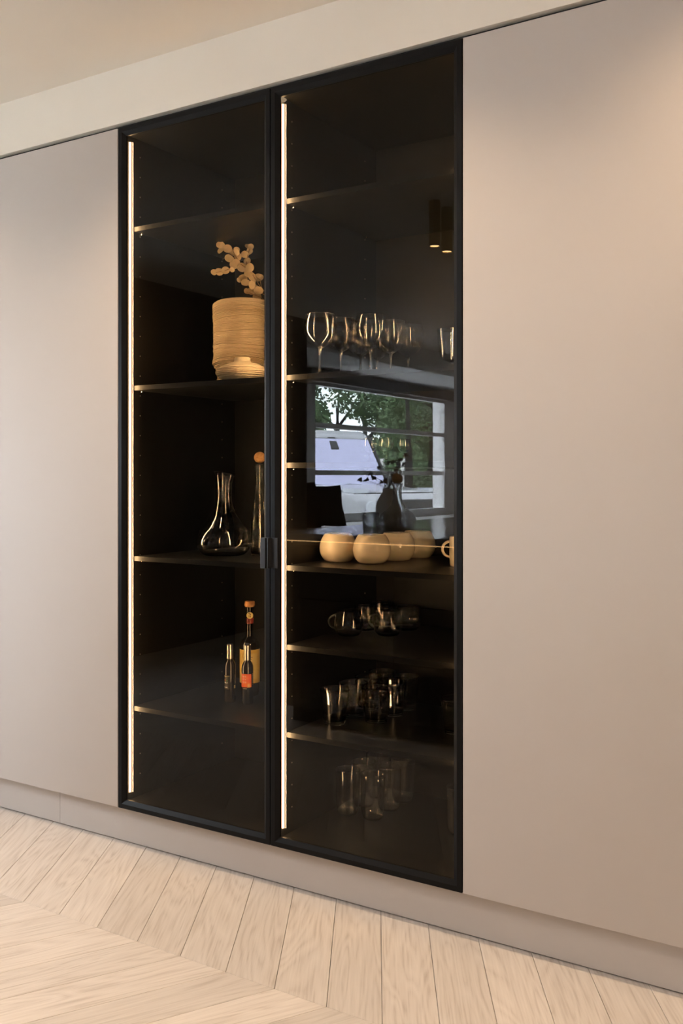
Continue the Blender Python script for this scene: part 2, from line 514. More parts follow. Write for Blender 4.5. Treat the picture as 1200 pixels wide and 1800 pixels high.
# plinth (two boards with a fine seam)
pl = empty('baseboard_plinth', (0, 0.04, 0))
tag(pl, 'greige plinth under the tall cabinets', kind='structure')
for i, (a, b) in enumerate(((-3.45, -2.5475), (-2.5465, 1.35))):
    MB().bbox(a, b, 0, 0.018, 0.004, 0.121, 0.0006).build('board', M['lacquer'], pl)
tag(MB().box(-3.45, 1.35, 0.07, 0.60, 0.004, 0.118).build('trim_1', M['gap']), 'dark void behind the plinth', kind='structure')
tag(MB().box(-3.45, 1.36, 0.022, 0.60, 2.2885, 2.3015).build('trim_2', M['gap']), 'dark shadow gap between cabinet tops and bulkhead', kind='structure')
# plain wall beside the cabinet run
tag(MB().box(XL, -3.45, 0.0, 0.62, -.01, 2.302).build('wall_return', M['wall']), 'plain wall flush with the cabinets', kind='structure')
tag(MB().box(1.366, XR, 0.0, 0.62, -.01, 2.302).build('wall_side', M['wall']), 'plain wall past the cabinet run', kind='structure')

# ------------------------------------------------------------------ tall cabinets with flat greige doors
ZB, ZT = 0.125, 2.288
TALL = [(-3.437, 'flat greige tall cabinet second to the left of the glass doors'),
        (-2.837, 'flat greige tall cabinet directly left of the black glass doors'),
        (-1.037, 'flat greige tall cabinet directly right of the black glass doors'),
        (-0.437, 'flat greige tall cabinet second to the right of the glass doors'),
        (0.163, 'flat greige tall cabinet third to the right of the glass doors'),
        (0.763, 'flat greige tall cabinet furthest right of the glass doors')]
me_body = MB().box(0.002, 0.598, 0.022, 0.58, ZB + .002, ZT - .002).mesh('body', M['carcass'])
me_door = MB().bbox(0.0015, 0.5985, 0.0, 0.020, ZB, ZT, 0.0012).mesh('door', M['lacquer'], 40)
for x, lab in TALL:
    t = empty('tall_cabinet', (x, 0, 0))
    tag(t, lab, 'cabinet', 'flat greige tall cabinets')
    link_mesh('body', me_body, t); link_mesh('door', me_door, t)


# ------------------------------------------------------------------ display cabinets
W = 0.6
FW = 0.026
SH_T = 0.0155


def frame_bar(axis, a0, a1, edge, inward, mitre=True):
    """door frame bar: axis 'z' (stile) or 'x' (rail); edge = outer coordinate, inward = +-1; chamfered towards the glass"""
    prof = [(0.0, 0.0005), (0.0015, 0.0), (0.014, 0.0), (FW, 0.0090), (FW, 0.0160), (0.0, 0.0160)]
    vs = []
    for end, a in ((0, a0), (1, a1)):
        for (w, y) in prof:
            m = w if end == 0 else -w
            aa = a + m
            e = edge + inward * w
            vs.append((e, y, aa) if axis == 'z' else (aa, y, e))
    n = len(prof)
    fs = [tuple(range(n)), tuple(range(n, 2 * n))[::-1]]
    for i in range(n):
        j = (i + 1) % n
        fs.append((i, j, n + j, n + i))
    return MB().add(vs, fs)


def display_cabinet(x0, shelves, label, handle_side):
    t = empty('display_cabinet', (x0, 0, 0))
    tag(t, label, 'cabinet', 'black display cabinets')
    MB().box(0.001, 0.018, 0.0165, 0.60, ZB, ZT).build('side_panel', M['black_board'], t)
    MB().box(W - 0.018, W - 0.001, 0.0165, 0.60, ZB, ZT).build('side_panel', M['black_board'], t)
    MB().box(0.018, W - 0.018, 0.575, 0.60, ZB, ZT).build('back_panel', M['black_board'], t)
    MB().box(0.018, W - 0.018, 0.0165, 0.575, ZT - 0.018, ZT).build('top_panel', M['shelf'], t)
    MB().box(0.018, W - 0.018, 0.0165, 0.575, ZB, ZB + 0.018).build('bottom_panel', M['shelf'], t)
    # light strips: channel and glowing diffuser on the inner face of each side panel
    for sx in (0, 1):
        def X(a, b): return (a, b) if sx == 0 else (W - b, W - a)
        def P(pts): return [(p if sx == 0 else W - p, y) for p, y in pts]
        c = MB().prism(P([(.0180, .0225), (.0188, .0225), (.0188, .0490), (.0180, .0490)]), 'z', .166, 2.252).build('led_strip', M['led_channel'], t)
        c['label'] = 'vertical warm light strip'
        MB().prism(P([(.0188, .0300), (.0240, .0351), (.0237, .0354), (.0188, .0306)]), 'z', .168, 2.250).build('cover', M['led_soft'], c)
        MB().prism(P([(.0240, .0351), (.0275, .0385), (.0272, .0388), (.0237, .0354)]), 'z', .168, 2.250).build('cover_edge', M['led_edge'], c)
        MB().prism(P([(.0189, .0310), (.0271, .0390), (.0272, .0392), (.0189, .0478)]), 'z', .168, 2.250).build('diffuser', M['led'], c)
    # pin sleeves along the side panels
    pins = MB()
    zz = ZB + .09
    while zz < ZT - .06:
        for sx in (0, 1):
            for y in (.0815, .50):
                xa = .0181 if sx == 0 else W - .0181
                xb = xa + (.0006 if sx == 0 else -.0006)
                n0 = 8
                ring = [(xa, y + .0021 * math.cos(2 * math.pi * i / n0), zz + .0021 * math.sin(2 * math.pi * i / n0)) for i in range(n0)]
                ring2 = [(xb, p[1], p[2]) for p in ring]
                fs = [tuple(range(n0, 2 * n0))] + [(i, (i + 1) % n0, n0 + (i + 1) % n0, n0 + i) for i in range(n0)]
                pins.add(ring + ring2, fs)
        zz += .0645
    tag(pins.build('pin_sleeves', M['brass_pin'], t), kind='stuff')
    for z in shelves:
        s = MB().bbox(.0195, W - .0195, .053, .572, z - SH_T, z, .0006).build('shelf', M['shelf'], t)
        MB().box(.0195, W - .0195, .0520, .0532, z - SH_T + .0004, z - .0004).build('edge_band', M['shelf_edge'], s)
        for sx in (0, 1):
            for y in (.0815, .50):
                xa = .0185 if sx == 0 else W - .0185
                d = 1 if sx == 0 else -1
                MB().tube([(xa, y, z - SH_T - .004), (xa + d * .006, y, z - SH_T - .0038), (xa + d * .0085, y, z - SH_T - .0008)], .0022, 6).build('shelf_support', M['chrome'], s, 60)
    # door
    d = empty('door', parent=t)
    g = .0015
    for nm, ax, a0, a1, e, inw in (('stile', 'z', ZB, ZT, g, 1), ('stile', 'z', ZB, ZT, W - g, -1),
                                   ('rail', 'x', g, W - g, ZB, 1), ('rail', 'x', g, W - g, ZT, -1)):
        frame_bar(ax, a0, a1, e, inw).build(nm, M['frame'], d)
    MB().add([(FW - .004, .0115, ZB + FW - .004), (W - FW + .004, .0115, ZB + FW - .004), (W - FW + .004, .0115, ZT - FW + .004), (FW - .004, .0115, ZT - FW + .004)],
             [(0, 1, 2, 3)]).build('glass_pane', M['smoked'], d)['label'] = 'smoked glass pane'
    # small grip on the meeting stile: plate, standing web and folded lip
    h = MB()
    z0, z1 = 0.918, 1.004
    if handle_side > 0:
        h.bbox(W - .026, W - .0022, -.0022, .0005, z0, z1, .0005)
        h.bbox(W - .0060, W - .0022, -.0200, -.0018, z0, z1, .0006)
        h.bbox(W - .0190, W - .0022, -.0225, -.0190, z0, z1, .0006)
    else:
        h.bbox(.0022, .026, -.0022, .0005, z0, z1, .0005)
        h.bbox(.0022, .0060, -.0200, -.0018, z0, z1, .0006)
    h.build('handle', M['handle'], d)['label'] = 'small black grip handle'
    return t


XA, XB_ = -2.237, -1.637
display_cabinet(XA, [1.9825, 1.4715, 0.9226, 0.4400], 'black glass-fronted display cabinet holding stoneware vases, decanters and bottles', 1)
display_cabinet(XB_, [1.9825, 1.4725, 1.2190, 0.9226, 0.6930, 0.4400], 'black glass-fronted display cabinet holding wine glasses, cups and tumblers', -1)


# ------------------------------------------------------------------ glassware in the right-hand cabinet
def offs(prof, t):
    """inner wall: profile moved inwards by t"""
    return [(max(r - t, 0), z) for r, z in prof]


def smooth_prof(pts, n=5):
    out = []
    m = len(pts)
    for i in range(m - 1):
        p0 = pts[max(i - 1, 0)]; p1 = pts[i]; p2 = pts[i + 1]; p3 = pts[min(i + 2, m - 1)]
        for k in range(n):
            t = k / n
            f = lambda a, b, c, d: .5 * ((2 * b) + (c - a) * t + (2 * a - 5 * b + 4 * c - d) * t * t + (3 * b - a - 3 * c + d) * t ** 3)
            out.append((max(f(p0[0], p1[0], p2[0], p3[0]), 0), f(p0[1], p1[1], p2[1], p3[1])))
    out.append(pts[-1])
    return out


def vessel(outer, t, zfloor, rim=True):
    """closed glass wall from an outer profile (bottom to rim)"""
    inner = [(r - t, z) for r, z in outer if z > zfloor + .001]
    r0 = inner[0][0]
    top = outer[-1]
    return [(0, outer[0][1])] + outer + [(top[0] - t * .25, top[1] + t * .4), (top[0] - t * .75, top[1] + t * .4)] + inner[::-1] + [(r0 * .8, zfloor + .0004), (0, zfloor)]


def fix_min(prof):
    return [(max(r, 0.0), z) for r, z in prof]


wg_out = smooth_prof([(.0045, .078), (.012, .083), (.030, .094), (.0445, .115), (.0485, .135), (.0465, .158), (.0425, .1775)], 5)
wg_prof = [(0, .0005), (.034, .0), (.0352, .0012), (.030, .0026), (.012, .0048), (.0045, .010), (.0034, .020), (.0030, .045), (.0032, .066)] + wg_out + \
          [(.0420, .1782)] + [(r - .0011, z) for r, z in wg_out[::-1] if z > .0835] + [(.004, .0835), (0, .083)]
me_wine = MB().lathe(wg_prof, 40).mesh('wine_glass', M['glass'], 80)
row_name = ['front', 'second', 'third', 'back']
WG = [(-1.545, .118, 'left', 0), (-1.537, .220, 'left', 1), (-1.540, .340, 'left', 2), (-1.540, .444, 'left', 3),
      (-1.430, .214, 'right', 0), (-1.430, .336, 'right', 1), (-1.425, .438, 'right', 2)]
for x, y, sd, r in WG:
    o = link_mesh('wine_glass', me_wine, None, (x, y, 1.4725), (0, 0, rng.uniform(0, 6)))
    tag(o, 'round-bowled stemmed wine glass, %s in the %s column of wine glasses' % (row_name[r] if r else 'foremost', sd), 'wine glass', 'wine glasses on the shelf')

gob_out = smooth_prof([(.006, .020), (.014, .024), (.030, .030), (.0335, .045), (.0365, .08), (.040, .112)], 4)
gob = [(0, 0), (.030, 0), (.031, .0015), (.012, .005), (.006, .010), (.0085, .0145), (.006, .018)] + gob_out + [(.0395, .1126)] + [(r - .0017, z) for r, z in gob_out[::-1] if z > .0265] + [(.01, .0275), (0, .027)]
me_gob = MB().lathe(gob, 40).mesh('goblet', M['glass'], 80)
for x, y, lab in ((-1.157, .190, 'short-stemmed straight goblet beside the door frame, in front of another'), (-1.150, .30, 'short-stemmed straight goblet behind the front one near the frame')):
    tag(link_mesh('goblet', me_gob, None, (x, y, 1.4725)), lab, 'goblet', 'goblets on the wine glass shelf')

# small liqueur glasses on the thin shelf
cor_out = smooth_prof([(.004, .030), (.012, .034), (.019, .045), (.020, .058), (.0175, .072)], 4)
cor = [(0, 0), (.020, 0), (.0205, .0012), (.007, .004), (.0028, .009), (.0026, .026)] + cor_out + [(.0172, .0725)] + [(r - .001, z) for r, z in cor_out[::-1] if z > .0355] + [(.004, .036), (0, .0355)]
me_cor = MB().lathe(cor, 28).mesh('liqueur_glass', M['glass'], 80)
for i, (x, y, lab) in enumerate(((-1.425, .20, 'foremost left liqueur glass on the thin middle shelf'), (-1.372, .205, 'foremost right liqueur glass on the thin middle shelf'),
                                 (-1.425, .29, 'rear left liqueur glass on the thin middle shelf'), (-1.365, .30, 'rear right liqueur glass on the thin middle shelf'))):
    tag(link_mesh('liqueur_glass', me_cor, None, (x, y, 1.219)), lab, 'glass', 'liqueur glasses on the middle shelf')

# cream cups (round beakers)
cup_out = smooth_prof([(.030, .0), (.040, .004), (.0515, .022), (.0560, .045), (.0535, .070), (.046, .090), (.0405, .0995)], 5)
me_cup = MB().lathe(vessel(cup_out, .004, .006), 48).mesh('beaker', M['cream'], 60)
for x, y, lab in ((-1.556, .235, 'round cream ceramic beaker, leftmost of the row of four'), (-1.440, .238, 'round cream ceramic beaker, foremost and second from the left'),
                  (-1.424, .362, 'round cream ceramic beaker, third from the left, partly hidden'), (-1.417, .486, 'round cream ceramic beaker, rightmost and furthest back')):
    tag(link_mesh('beaker', me_cup, None, (x, y, .9226), (0, 0, 0), (1, 1, .84)), lab, 'beaker', 'cream beakers on the shelf')
mug = empty('mug', (-1.170, .285, .9226))
tag(mug, 'cream mug with a loop handle beside the door frame', 'mug')
MB().lathe(vessel(smooth_prof([(.028, 0), (.034, .003), (.036, .03), (.036, .085)], 4), .003, .005), 40).build('mug_body', M['cream'], mug, 60)
MB().tube([(-.034 - .024 * math.sin(math.pi * i / 12), -.008, .048 + .022 * math.cos(math.pi * i / 12)) for i in range(13)], .004, 8).build('handle', M['cream'], mug, 60)


def flute(n, amp):
    return lambda a, z, r: 1.0 + amp * math.cos(n * a)


# round glass teacups with handles
tc_out = smooth_prof([(.024, 0), (.032, .003), (.042, .018), (.045, .038), (.041, .058), (.036, .076)], 4)
me_tc = MB().lathe(vessel(tc_out, .002, .005), 72, flute(18, .008)).mesh('cup_body', M['glass_cast'], 80)
me_th = MB().tube([(-.039 - .023 * math.sin(math.pi * i / 12), 0, .041 + .021 * math.cos(math.pi * i / 12)) for i in range(13)], .0032, 8).mesh('handle', M['glass_cast'], 80)
for x, y, rz, lab in ((-1.548, .283, .35, 'ribbed glass teacup with handle, foremost left of the cups'), (-1.448, .350, .3, 'ribbed glass teacup with handle, foremost right of the cups'),
                      (-1.560, .405, .4, 'ribbed glass teacup with handle, second behind on the left'), (-1.448, .475, 2.6, 'ribbed glass teacup with handle, rear right of the cups'),
                      (-1.560, .515, .2, 'ribbed glass teacup with handle, rear left of the cups')):
    c = empty('teacup', (x, y, .693), rz)
    tag(c, lab, 'teacup', 'glass teacups on the shelf')
    link_mesh('cup_body', me_tc, c); link_mesh('handle', me_th, c)

# conical ribbed tumblers
tb_out = smooth_prof([(.0285, 0), (.0298, .002), (.032, .02), (.0365, .06), (.0415, .098)], 4)
me_tb = MB().lathe(vessel(tb_out, .0024, .009), 96, lambda a, z, r: 1.0 + (.0035 * math.cos(24 * a))).mesh('tumbler', M['glass_cast'], 80)
for x, y, lab in ((-1.5534, .2113, 'conical ribbed tumbler, foremost in the left column'), (-1.552, .3174, 'conical ribbed tumbler, second in the left column'),
                  (-1.556, .4173, 'conical ribbed tumbler, third in the left column'), (-1.560, .510, 'conical ribbed tumbler, hindmost in the left column'),
                  (-1.4579, .2948, 'conical ribbed tumbler, foremost in the right column'), (-1.4538, .3881, 'conical ribbed tumbler, middle of the right column'),
                  (-1.4575, .4803, 'conical ribbed tumbler, hindmost in the right column'), (-1.197, .303, 'conical ribbed tumbler standing alone by the door frame')):
    tag(link_mesh('tumbler', me_tb, None, (x, y, .440), (0, 0, rng.uniform(0, 6)), (1.1, 1.1, 1.06)), lab, 'tumbler', 'conical tumblers on the lower shelf')

# tall round-bottomed tumblers on the cabinet floor
tl_out = smooth_prof([(.018, 0), (.026, .003), (.0325, .014), (.0350, .035), (.0365, .09), (.0385, .138)], 4)
me_tl = MB().lathe(vessel(tl_out, .0018, .006), 48).mesh('highball_glass', M['glass_cast'], 80)
for x, y, lab in ((-1.5561, .2904, 'tall round-bottomed glass, front of the left column'), (-1.5551, .3881, 'tall round-bottomed glass, middle of the left column'),
                  (-1.5600, .480, 'tall round-bottomed glass, back of the left column'), (-1.4711, .297, 'tall round-bottomed glass, front of the right column'),
                  (-1.4678, .3934, 'tall round-bottomed glass, middle of the right column'), (-1.4669, .482, 'tall round-bottomed glass, back of the right column'),
                  (-1.1950, .323, 'tall round-bottomed glass alone by the door frame')):
    tag(link_mesh('highball_glass', me_tl, None, (x, y, .143)), lab, 'glass', 'tall glasses on the cabinet floor')

# ------------------------------------------------------------------ left-hand cabinet: stoneware, branch
ZS = 1.4715
r2 = random.Random(5)
# big coiled vase: throwing rings of uneven depth, waist near the foot
bands = [0]
while bands[-1] < .285: bands.append(bands[-1] + r2.uniform(.0022, .0062))
prof = []
base = smooth_prof([(.070, 0), (.074, .01), (.0755, .045), (.079, .058), (.0875, .074), (.0905, .085), (.0885, .10), (.0875, .16), (.0885, .22), (.090, .262), (.0885, .279)], 6)


def rad_at(z):
    for (r0, z0), (r1, z1) in zip(base, base[1:]):
        if z0 <= z <= z1 and z1 > z0: return r0 + (r1 - r0) * (z - z0) / (z1 - z0)
    return base[-1][0]


for a, b in zip(bands, bands[1:]):
    if b > .279: break
    w = r2.uniform(.0005, .0022) * (1.7 if a < .11 else 1)
    m_ = (a + b) / 2
    prof += [(rad_at(a) - w * .6, a), (rad_at(m_) + w, m_ - (b - a) * .2), (rad_at(m_) + w * .8, m_ + (b - a) * .25)]
prof = [(0, 0)] + prof + [(rad_at(.277), .2775), (.0865, .279), (.084, .2775), (.082, .26), (.070, .06), (.05, .02), (0, .018)]


def wob(a, z, r):
    return 1 + .010 * math.sin(3 * a + 9 * z) + .006 * math.sin(5 * a - 40 * z + 1) + (.006 * math.sin(9 * a + 130 * z))


def tilt_ring(p):
    x, y, z = p
    return (x, y, z + .0035 * math.sin(math.atan2(y, x) * 2 + 40 * z) * min(1, z / .03) * (1 if z < .26 else .4) + .006 * (z / .28) * (x / .09))


v = MB().lathe(prof, 72, wob, post=tilt_ring).build('coiled_vase', M['clay'], None, 70, loc=(-1.972, .292, ZS))
tag(v, 'large sand-coloured coiled stoneware vase with a narrowed foot', 'vase')

# low squat ribbed vase
prof = [(0, 0), (.048, 0), (.052, .002)]
lowp = smooth_prof([(.052, .002), (.071, .012), (.0815, .024), (.0805, .032), (.070, .0435), (.050, .053), (.030, .059), (.0255, .063), (.0245, .072), (.0225, .0745)], 8)
for i, (r_, z_) in enumerate(lowp):
    rib = .0018 * math.sin(z_ / .0055 * 2 * math.pi) if z_ < .046 else 0
    prof.append((r_ + rib, z_))
prof += [(.019, .0735), (.018, .06), (.04, .045), (.06, .025), (.04, .008), (0, .007)]
v = MB().lathe(prof, 64, lambda a, z, r: 1 + .006 * math.sin(2 * a + 60 * z)).build('squat_vase', M['clay_pale'], None, 70, loc=(-1.842, .135, ZS))
tag(v, 'low squat ribbed stoneware vase in front of the coiled vase', 'vase')

# round ribbed vase half hidden by the meeting stile
prof = [(0, 0), (.03, 0)]
for i in range(61):
    t_ = i / 60
    a_ = -math.pi * .40 + t_ * math.pi * .84
    prof.append((.068 * math.cos(a_) + .0013 * math.sin(t_ * 2 * math.pi * 15), .062 + .064 * math.sin(a_)))
prof += [(.012, .128), (.010, .12), (.05, .09), (.055, .06), (.03, .015), (0, .01)]
v = MB().lathe(prof, 56).build('globe_vase', M['clay_pale'], None, 70, loc=(-1.787, .285, ZS))
tag(v, 'round ribbed stoneware vase half hidden by the door frame', 'vase')

# slender vase behind that carries the dried eucalyptus
v = MB().lathe(fix_min([(0, 0)] + smooth_prof([(.028, 0), (.036, .03), (.036, .09), (.022, .16), (.014, .20), (.016, .225)], 5) + [(.013, .225), (.010, .20), (.02, .1), (.02, .02), (0, .02)]), 40).build('bottle_vase', M['clay'], None, 60, loc=(-1.868, .43, ZS))
tag(v, 'slender stoneware bottle vase behind the round vase, holding dried eucalyptus', 'vase')

eu = empty('dried_eucalyptus', (-1.868, .43, ZS + .215))
tag(eu, 'dried eucalyptus branch with round tan leaves above the coiled vase', 'branch')
O = Vector(eu.location)
STEMS = [[(-1.868, .43, 1.56), (-1.868, .43, 1.70), (-1.89, .39, 1.76), (-1.925, .345, 1.802), (-1.964, .33, 1.866), (-2.003, .33, 1.89), (-2.039, .33, 1.923), (-2.08, .33, 1.954)],
         [(-2.003, .33, 1.889), (-2.032, .32, 1.879), (-2.069, .33, 1.875), (-2.115, .34, 1.876)],
         [(-1.974, .33, 1.864), (-1.976, .33, 1.896), (-1.974, .335, 1.924), (-1.96, .33, 1.942)],
         [(-1.89, .39, 1.76), (-1.911, .35, 1.777), (-1.946, .33, 1.804), (-1.974, .33, 1.827), (-2.007, .335, 1.839)],
         [(-2.003, .33, 1.89), (-2.014, .32, 1.915), (-2.018, .305, 1.938)],
         [(-1.868, .43, 1.69), (-1.90, .36, 1.75), (-1.928, .34, 1.774), (-1.974, .34, 1.793)],
         [(-1.90, .37, 1.765), (-1.918, .34, 1.785), (-1.928, .34, 1.831), (-1.95, .34, 1.847)]]
for s in STEMS:
    n = len(s)
    MB().tube([Vector(p) - O for p in s], [.0016 - .0009 * i / n for i in range(n)], 6).build('stem', M['stem_dry'], eu, 80)
LEAVES = [(-2.073, .314, 1.963, .0132), (-2.084, .333, 1.945, .0122), (-2.051, .322, 1.946, .0121), (-2.052, .336, 1.919, .0144), (-2.041, .338, 1.935, .0104), (-1.997, .304, 1.933, .0085), (-1.991, .301, 1.924, .0096), (-2.028, .35, 1.921, .011), (-2.017, .316, 1.891, .0148), (-1.948, .314, 1.939, .0085), (-1.985, .345, 1.949, .0075), (-1.982, .328, 1.922, .0114), (-1.970, .340, 1.929, .0114), (-1.975, .329, 1.897, .0102), (-2.002, .338, 1.883, .0143), (-1.948, .309, 1.869, .0124), (-1.956, .338, 1.847, .0142), (-1.943, .352, 1.839, .0142), (-2.066, .331, 1.875, .0115), (-2.103, .344, 1.88, .0122), (-2.124, .34, 1.879, .0088), (-2.015, .304, 1.868, .0074), (-2.004, .345, 1.846, .0126), (-2.011, .335, 1.839, .0069), (-1.971, .318, 1.819, .013), (-1.928, .302, 1.808, .0123), (-1.973, .352, 1.797, .0126), (-1.927, .328, 1.791, .013), (-1.986, .343, 1.798, .0097), (-1.949, .353, 1.779, .0125), (-1.933, .343, 1.754, .0102), (-1.965, .355, 1.833, .0086), (-1.964, .324, 1.851, .0113), (-1.953, .348, 1.805, .0114)]
# one leaf of unit radius: a thin cupped disc with a fold along the midrib
ld = MB(); nA = 14; vs = [(0, 0, 0)]
for ring, rr in ((1, .55), (2, 1.0)):
    for i in range(nA):
        a = 2 * math.pi * i / nA
        px_, py_ = rr * math.cos(a) * (1.06 if math.cos(a) > 0 else 1), rr * math.sin(a) * .92
        vs.append((px_, py_, .22 * rr * rr + .18 * abs(py_)))
fs = [(0, 1 + i, 1 + (i + 1) % nA) for i in range(nA)] + [(1 + i, 1 + nA + i, 1 + nA + (i + 1) % nA, 1 + (i + 1) % nA) for i in range(nA)]
n0 = len(vs)
vs2 = [(x, y, z - .07) for x, y, z in vs]
fs2 = [tuple(n0 + i for i in reversed(f)) for f in fs]
side = [(1 + nA + i, n0 + 1 + nA + i, n0 + 1 + nA + (i + 1) % nA, 1 + nA + (i + 1) % nA) for i in range(nA)]
ld.add(vs + vs2, fs + fs2 + side)
me_leaf = ld.mesh('leaf', M['leaf_dry'], 50)
r3 = random.Random(8)
cdir = (Vector((0, -2.236, 1.18)) - Vector((-2, .33, 1.85))).normalized()
for i, (x, y, z, r_) in enumerate(LEAVES):
    n_ = (cdir + Vector((r3.uniform(-.75, .75), r3.uniform(-.4, .4), r3.uniform(-.7, .8)))).normalized()
    q = n_.to_track_quat('Z', 'Y') @ Euler((0, 0, r3.uniform(0, 6.3))).to_quaternion()
    o = link_mesh('leaf', me_leaf, eu, Vector((x, y, z)) - O, (0, 0, 0), (r_ * 1.25,) * 3)
    o.rotation_euler = q.to_euler()

# ------------------------------------------------------------------ decanters
ZD = .9226
dec_out = smooth_prof([(.050, .001), (.066, .004), (.083, .022), (.0895, .046), (.0800, .076), (.058, .108), (.0365, .140), (.0260, .172), (.0232, .205), (.0265, .240), (.0335, .268)], 6)
dp = [(0, .006), (.030, .004), (.044, .0005)] + dec_out + [(.0332, .2690), (.0322, .2686)] + [(r - .0018, z) for r, z in dec_out[::-1] if z > .006] + [(.045, .0075), (.025, .0095), (0, .0105)]


def lip(p):
    x, y, z = p
    k = max(0, (z - .20) / .07)
    return (x, y, z - k * k * (x * .30 + .004))


v = MB().lathe(dp, 56, post=lip).build('wine_decanter', M['glass'], None, 80, loc=(-1.985, .222, ZD))
tag(v, 'wide-bellied clear glass wine decanter with a slanted open lip', 'decanter')

car = empty('stoppered_carafe', (-1.888, .285, ZD))
tag(car, 'tall slim glass carafe with a cork ball stopper behind the door stile', 'carafe')
co = smooth_prof([(.024, 0), (.0285, .004), (.0300, .04), (.0285, .09), (.0220, .16), (.0145, .22), (.0135, .262), (.0150, .298)], 5)
MB().lathe(vessel(co, .002, .006), 40).build('carafe_body', M['glass'], car, 80)
MB().lathe([(0, -.0185 + .318)] + [(.0185 * math.cos(a), .318 + .0185 * math.sin(a)) for a in [(-math.pi / 2 + math.pi * i / 14) for i in range(1, 14)]] + [(0, .3365)], 28).build('cork_ball', M['cork'], car, 80)


# ------------------------------------------------------------------ bottles
def label_patch(r, a0, a1, z0, z1, t=.0004, n=14):
    vs = []
    for rr in (r, r + t):
        for i in range(n + 1):
            a = a0 + (a1 - a0) * i / n
            vs += [(rr * math.cos(a), rr * math.sin(a), z0), (rr * math.cos(a), rr * math.sin(a), z1)]
    m = 2 * (n + 1)
    fs = []
    for i in range(n):
        k = 2 * i
        fs.append((m + k, m + k + 2, m + k + 3, m + k + 1))
        fs.append((k, k + 1, k + 3, k + 2))
        fs.append((k + 1, m + k + 1, m + k + 3, k + 3)); fs.append((k, k + 2, m + k + 2, m + k))
    fs.append((0, m, m + 1, 1)); k = 2 * n
    fs.append((k, k + 1, m + k + 1, m + k))
    return MB().add(vs, fs)


def wrap_text(txt, size, r, ang, z, matl, parent, name='lettering'):
    me = text_mesh(txt, size, .00012)
    for vtx in me.vertices:
        x, y, d = vtx.co
        a = ang + x / r
        rr = r + .0005 + d
        vtx.co = (rr * math.cos(a), rr * math.sin(a), z + y)
    me.materials.clear(); me.materials.append(matl)
    return link_mesh(name, me, parent)


def print_line(r, ang, width, z, h, matl, parent, seed, name='print_line'):
    """a line of print too small to read: uneven dashes curved round the bottle"""
    q = random.Random(seed); m = MB(); a = ang - width / 2
    while a < ang + width / 2 - .03:
        w = min(q.uniform(.05, .16), ang + width / 2 - a)
        d = label_patch(r, a, a + w * .8, z - h / 2 * q.uniform(.7, 1), z + h / 2 * q.uniform(.7, 1), .0002, 2)
        m.add(d.v, d.f)
        a += w
    return m.build(name, matl, parent)


def burst(r, ang, z, rad, matl, parent):
    """spiky star of flame curved round the bottle"""
    q = random.Random(4); vs = [(0, 0)]; n = 26
    for i in range(n):
        k = rad * (q.uniform(.75, 1.15) if i % 2 else q.uniform(.35, .5))
        vs.append((k * math.cos(2 * math.pi * i / n), k * math.sin(2 * math.pi * i / n)))
    P = [(r * math.cos(ang + x / r), r * math.sin(ang + x / r), z + y) for x, y in vs]
    return MB().add(P, [(0, 1 + i, 1 + (i + 1) % n) for i in range(n)]).build('flame', matl, parent)


FACE = math.atan2(-2.5, 1.95)     # direction from the bottles towards the room
b1 = empty('tall_bottle', (-1.995, .372, .440))
tag(b1, 'tall dark bottle with gold label, round neck medallion and cork stopper', 'bottle')
MB().lathe([(0, .003), (.024, 0), (.0290, .003), (.0300, .010), (.0315, .045), (.0330, .165), (.0325, .176), (.026, .187), (.015, .196), (.0122, .205), (.0118, .262), (.0118, .290), (.0135, .291), (.0135, .299), (0, .299)], 40).build('glass_body', M['bottle'], b1, 50)
MB().lathe([(0, .299), (.0150, .299), (.0178, .303), (.0180, .312), (.0160, .318), (0, .3185)], 32).build('cork_stopper', M['cork_orange'], b1, 40)
MB().lathe([(.0122, .243), (.0126, .243), (.0126, .262), (.0122, .262)], 28).build('neck_band', M['wine_red'], b1, 40)
lb = label_patch(.0336, FACE - 1.45, FACE + 1.45, .046, .158).build('gold_label', M['label_gold'], b1, 40)
label_patch(.0342, FACE - .55, FACE + .75, .060, .146).build('label_panel', M['label_cream'], lb, 40)
for i, (z, wd, h_, mt) in enumerate(((.134, .75, .0026, 'ink'), (.1265, .55, .0042, 'ink'), (.1205, .55, .0042, 'ink'), (.115, .8, .0022, 'ink'), (.107, .35, .002, 'ink'),
                                     (.099, .45, .0044, 'wine_red'), (.086, .25, .0036, 'ink'), (.074, .4, .003, 'ink'), (.070, .4, .002, 'ink'))):
    print_line(.0347, FACE - .12, wd, z, h_, M[mt], lb, 40 + i)
md = MB()
ca, sa = math.cos(FACE), math.sin(FACE)
disc = []
nD = 24
for dd, rr in ((.0125, .0112), (.0145, .0112)):
    for i in range(nD):
        a = 2 * math.pi * i / nD
        disc.append((dd * ca - rr * math.cos(a) * sa, dd * sa + rr * math.cos(a) * ca, .271 + rr * math.sin(a)))
md.add(disc, [tuple(range(nD, 2 * nD)), tuple(range(nD))[::-1]] + [(i, (i + 1) % nD, nD + (i + 1) % nD, nD + i) for i in range(nD)])
mdo = md.build('medallion', M['label_cream'], b1)
mk = MB()
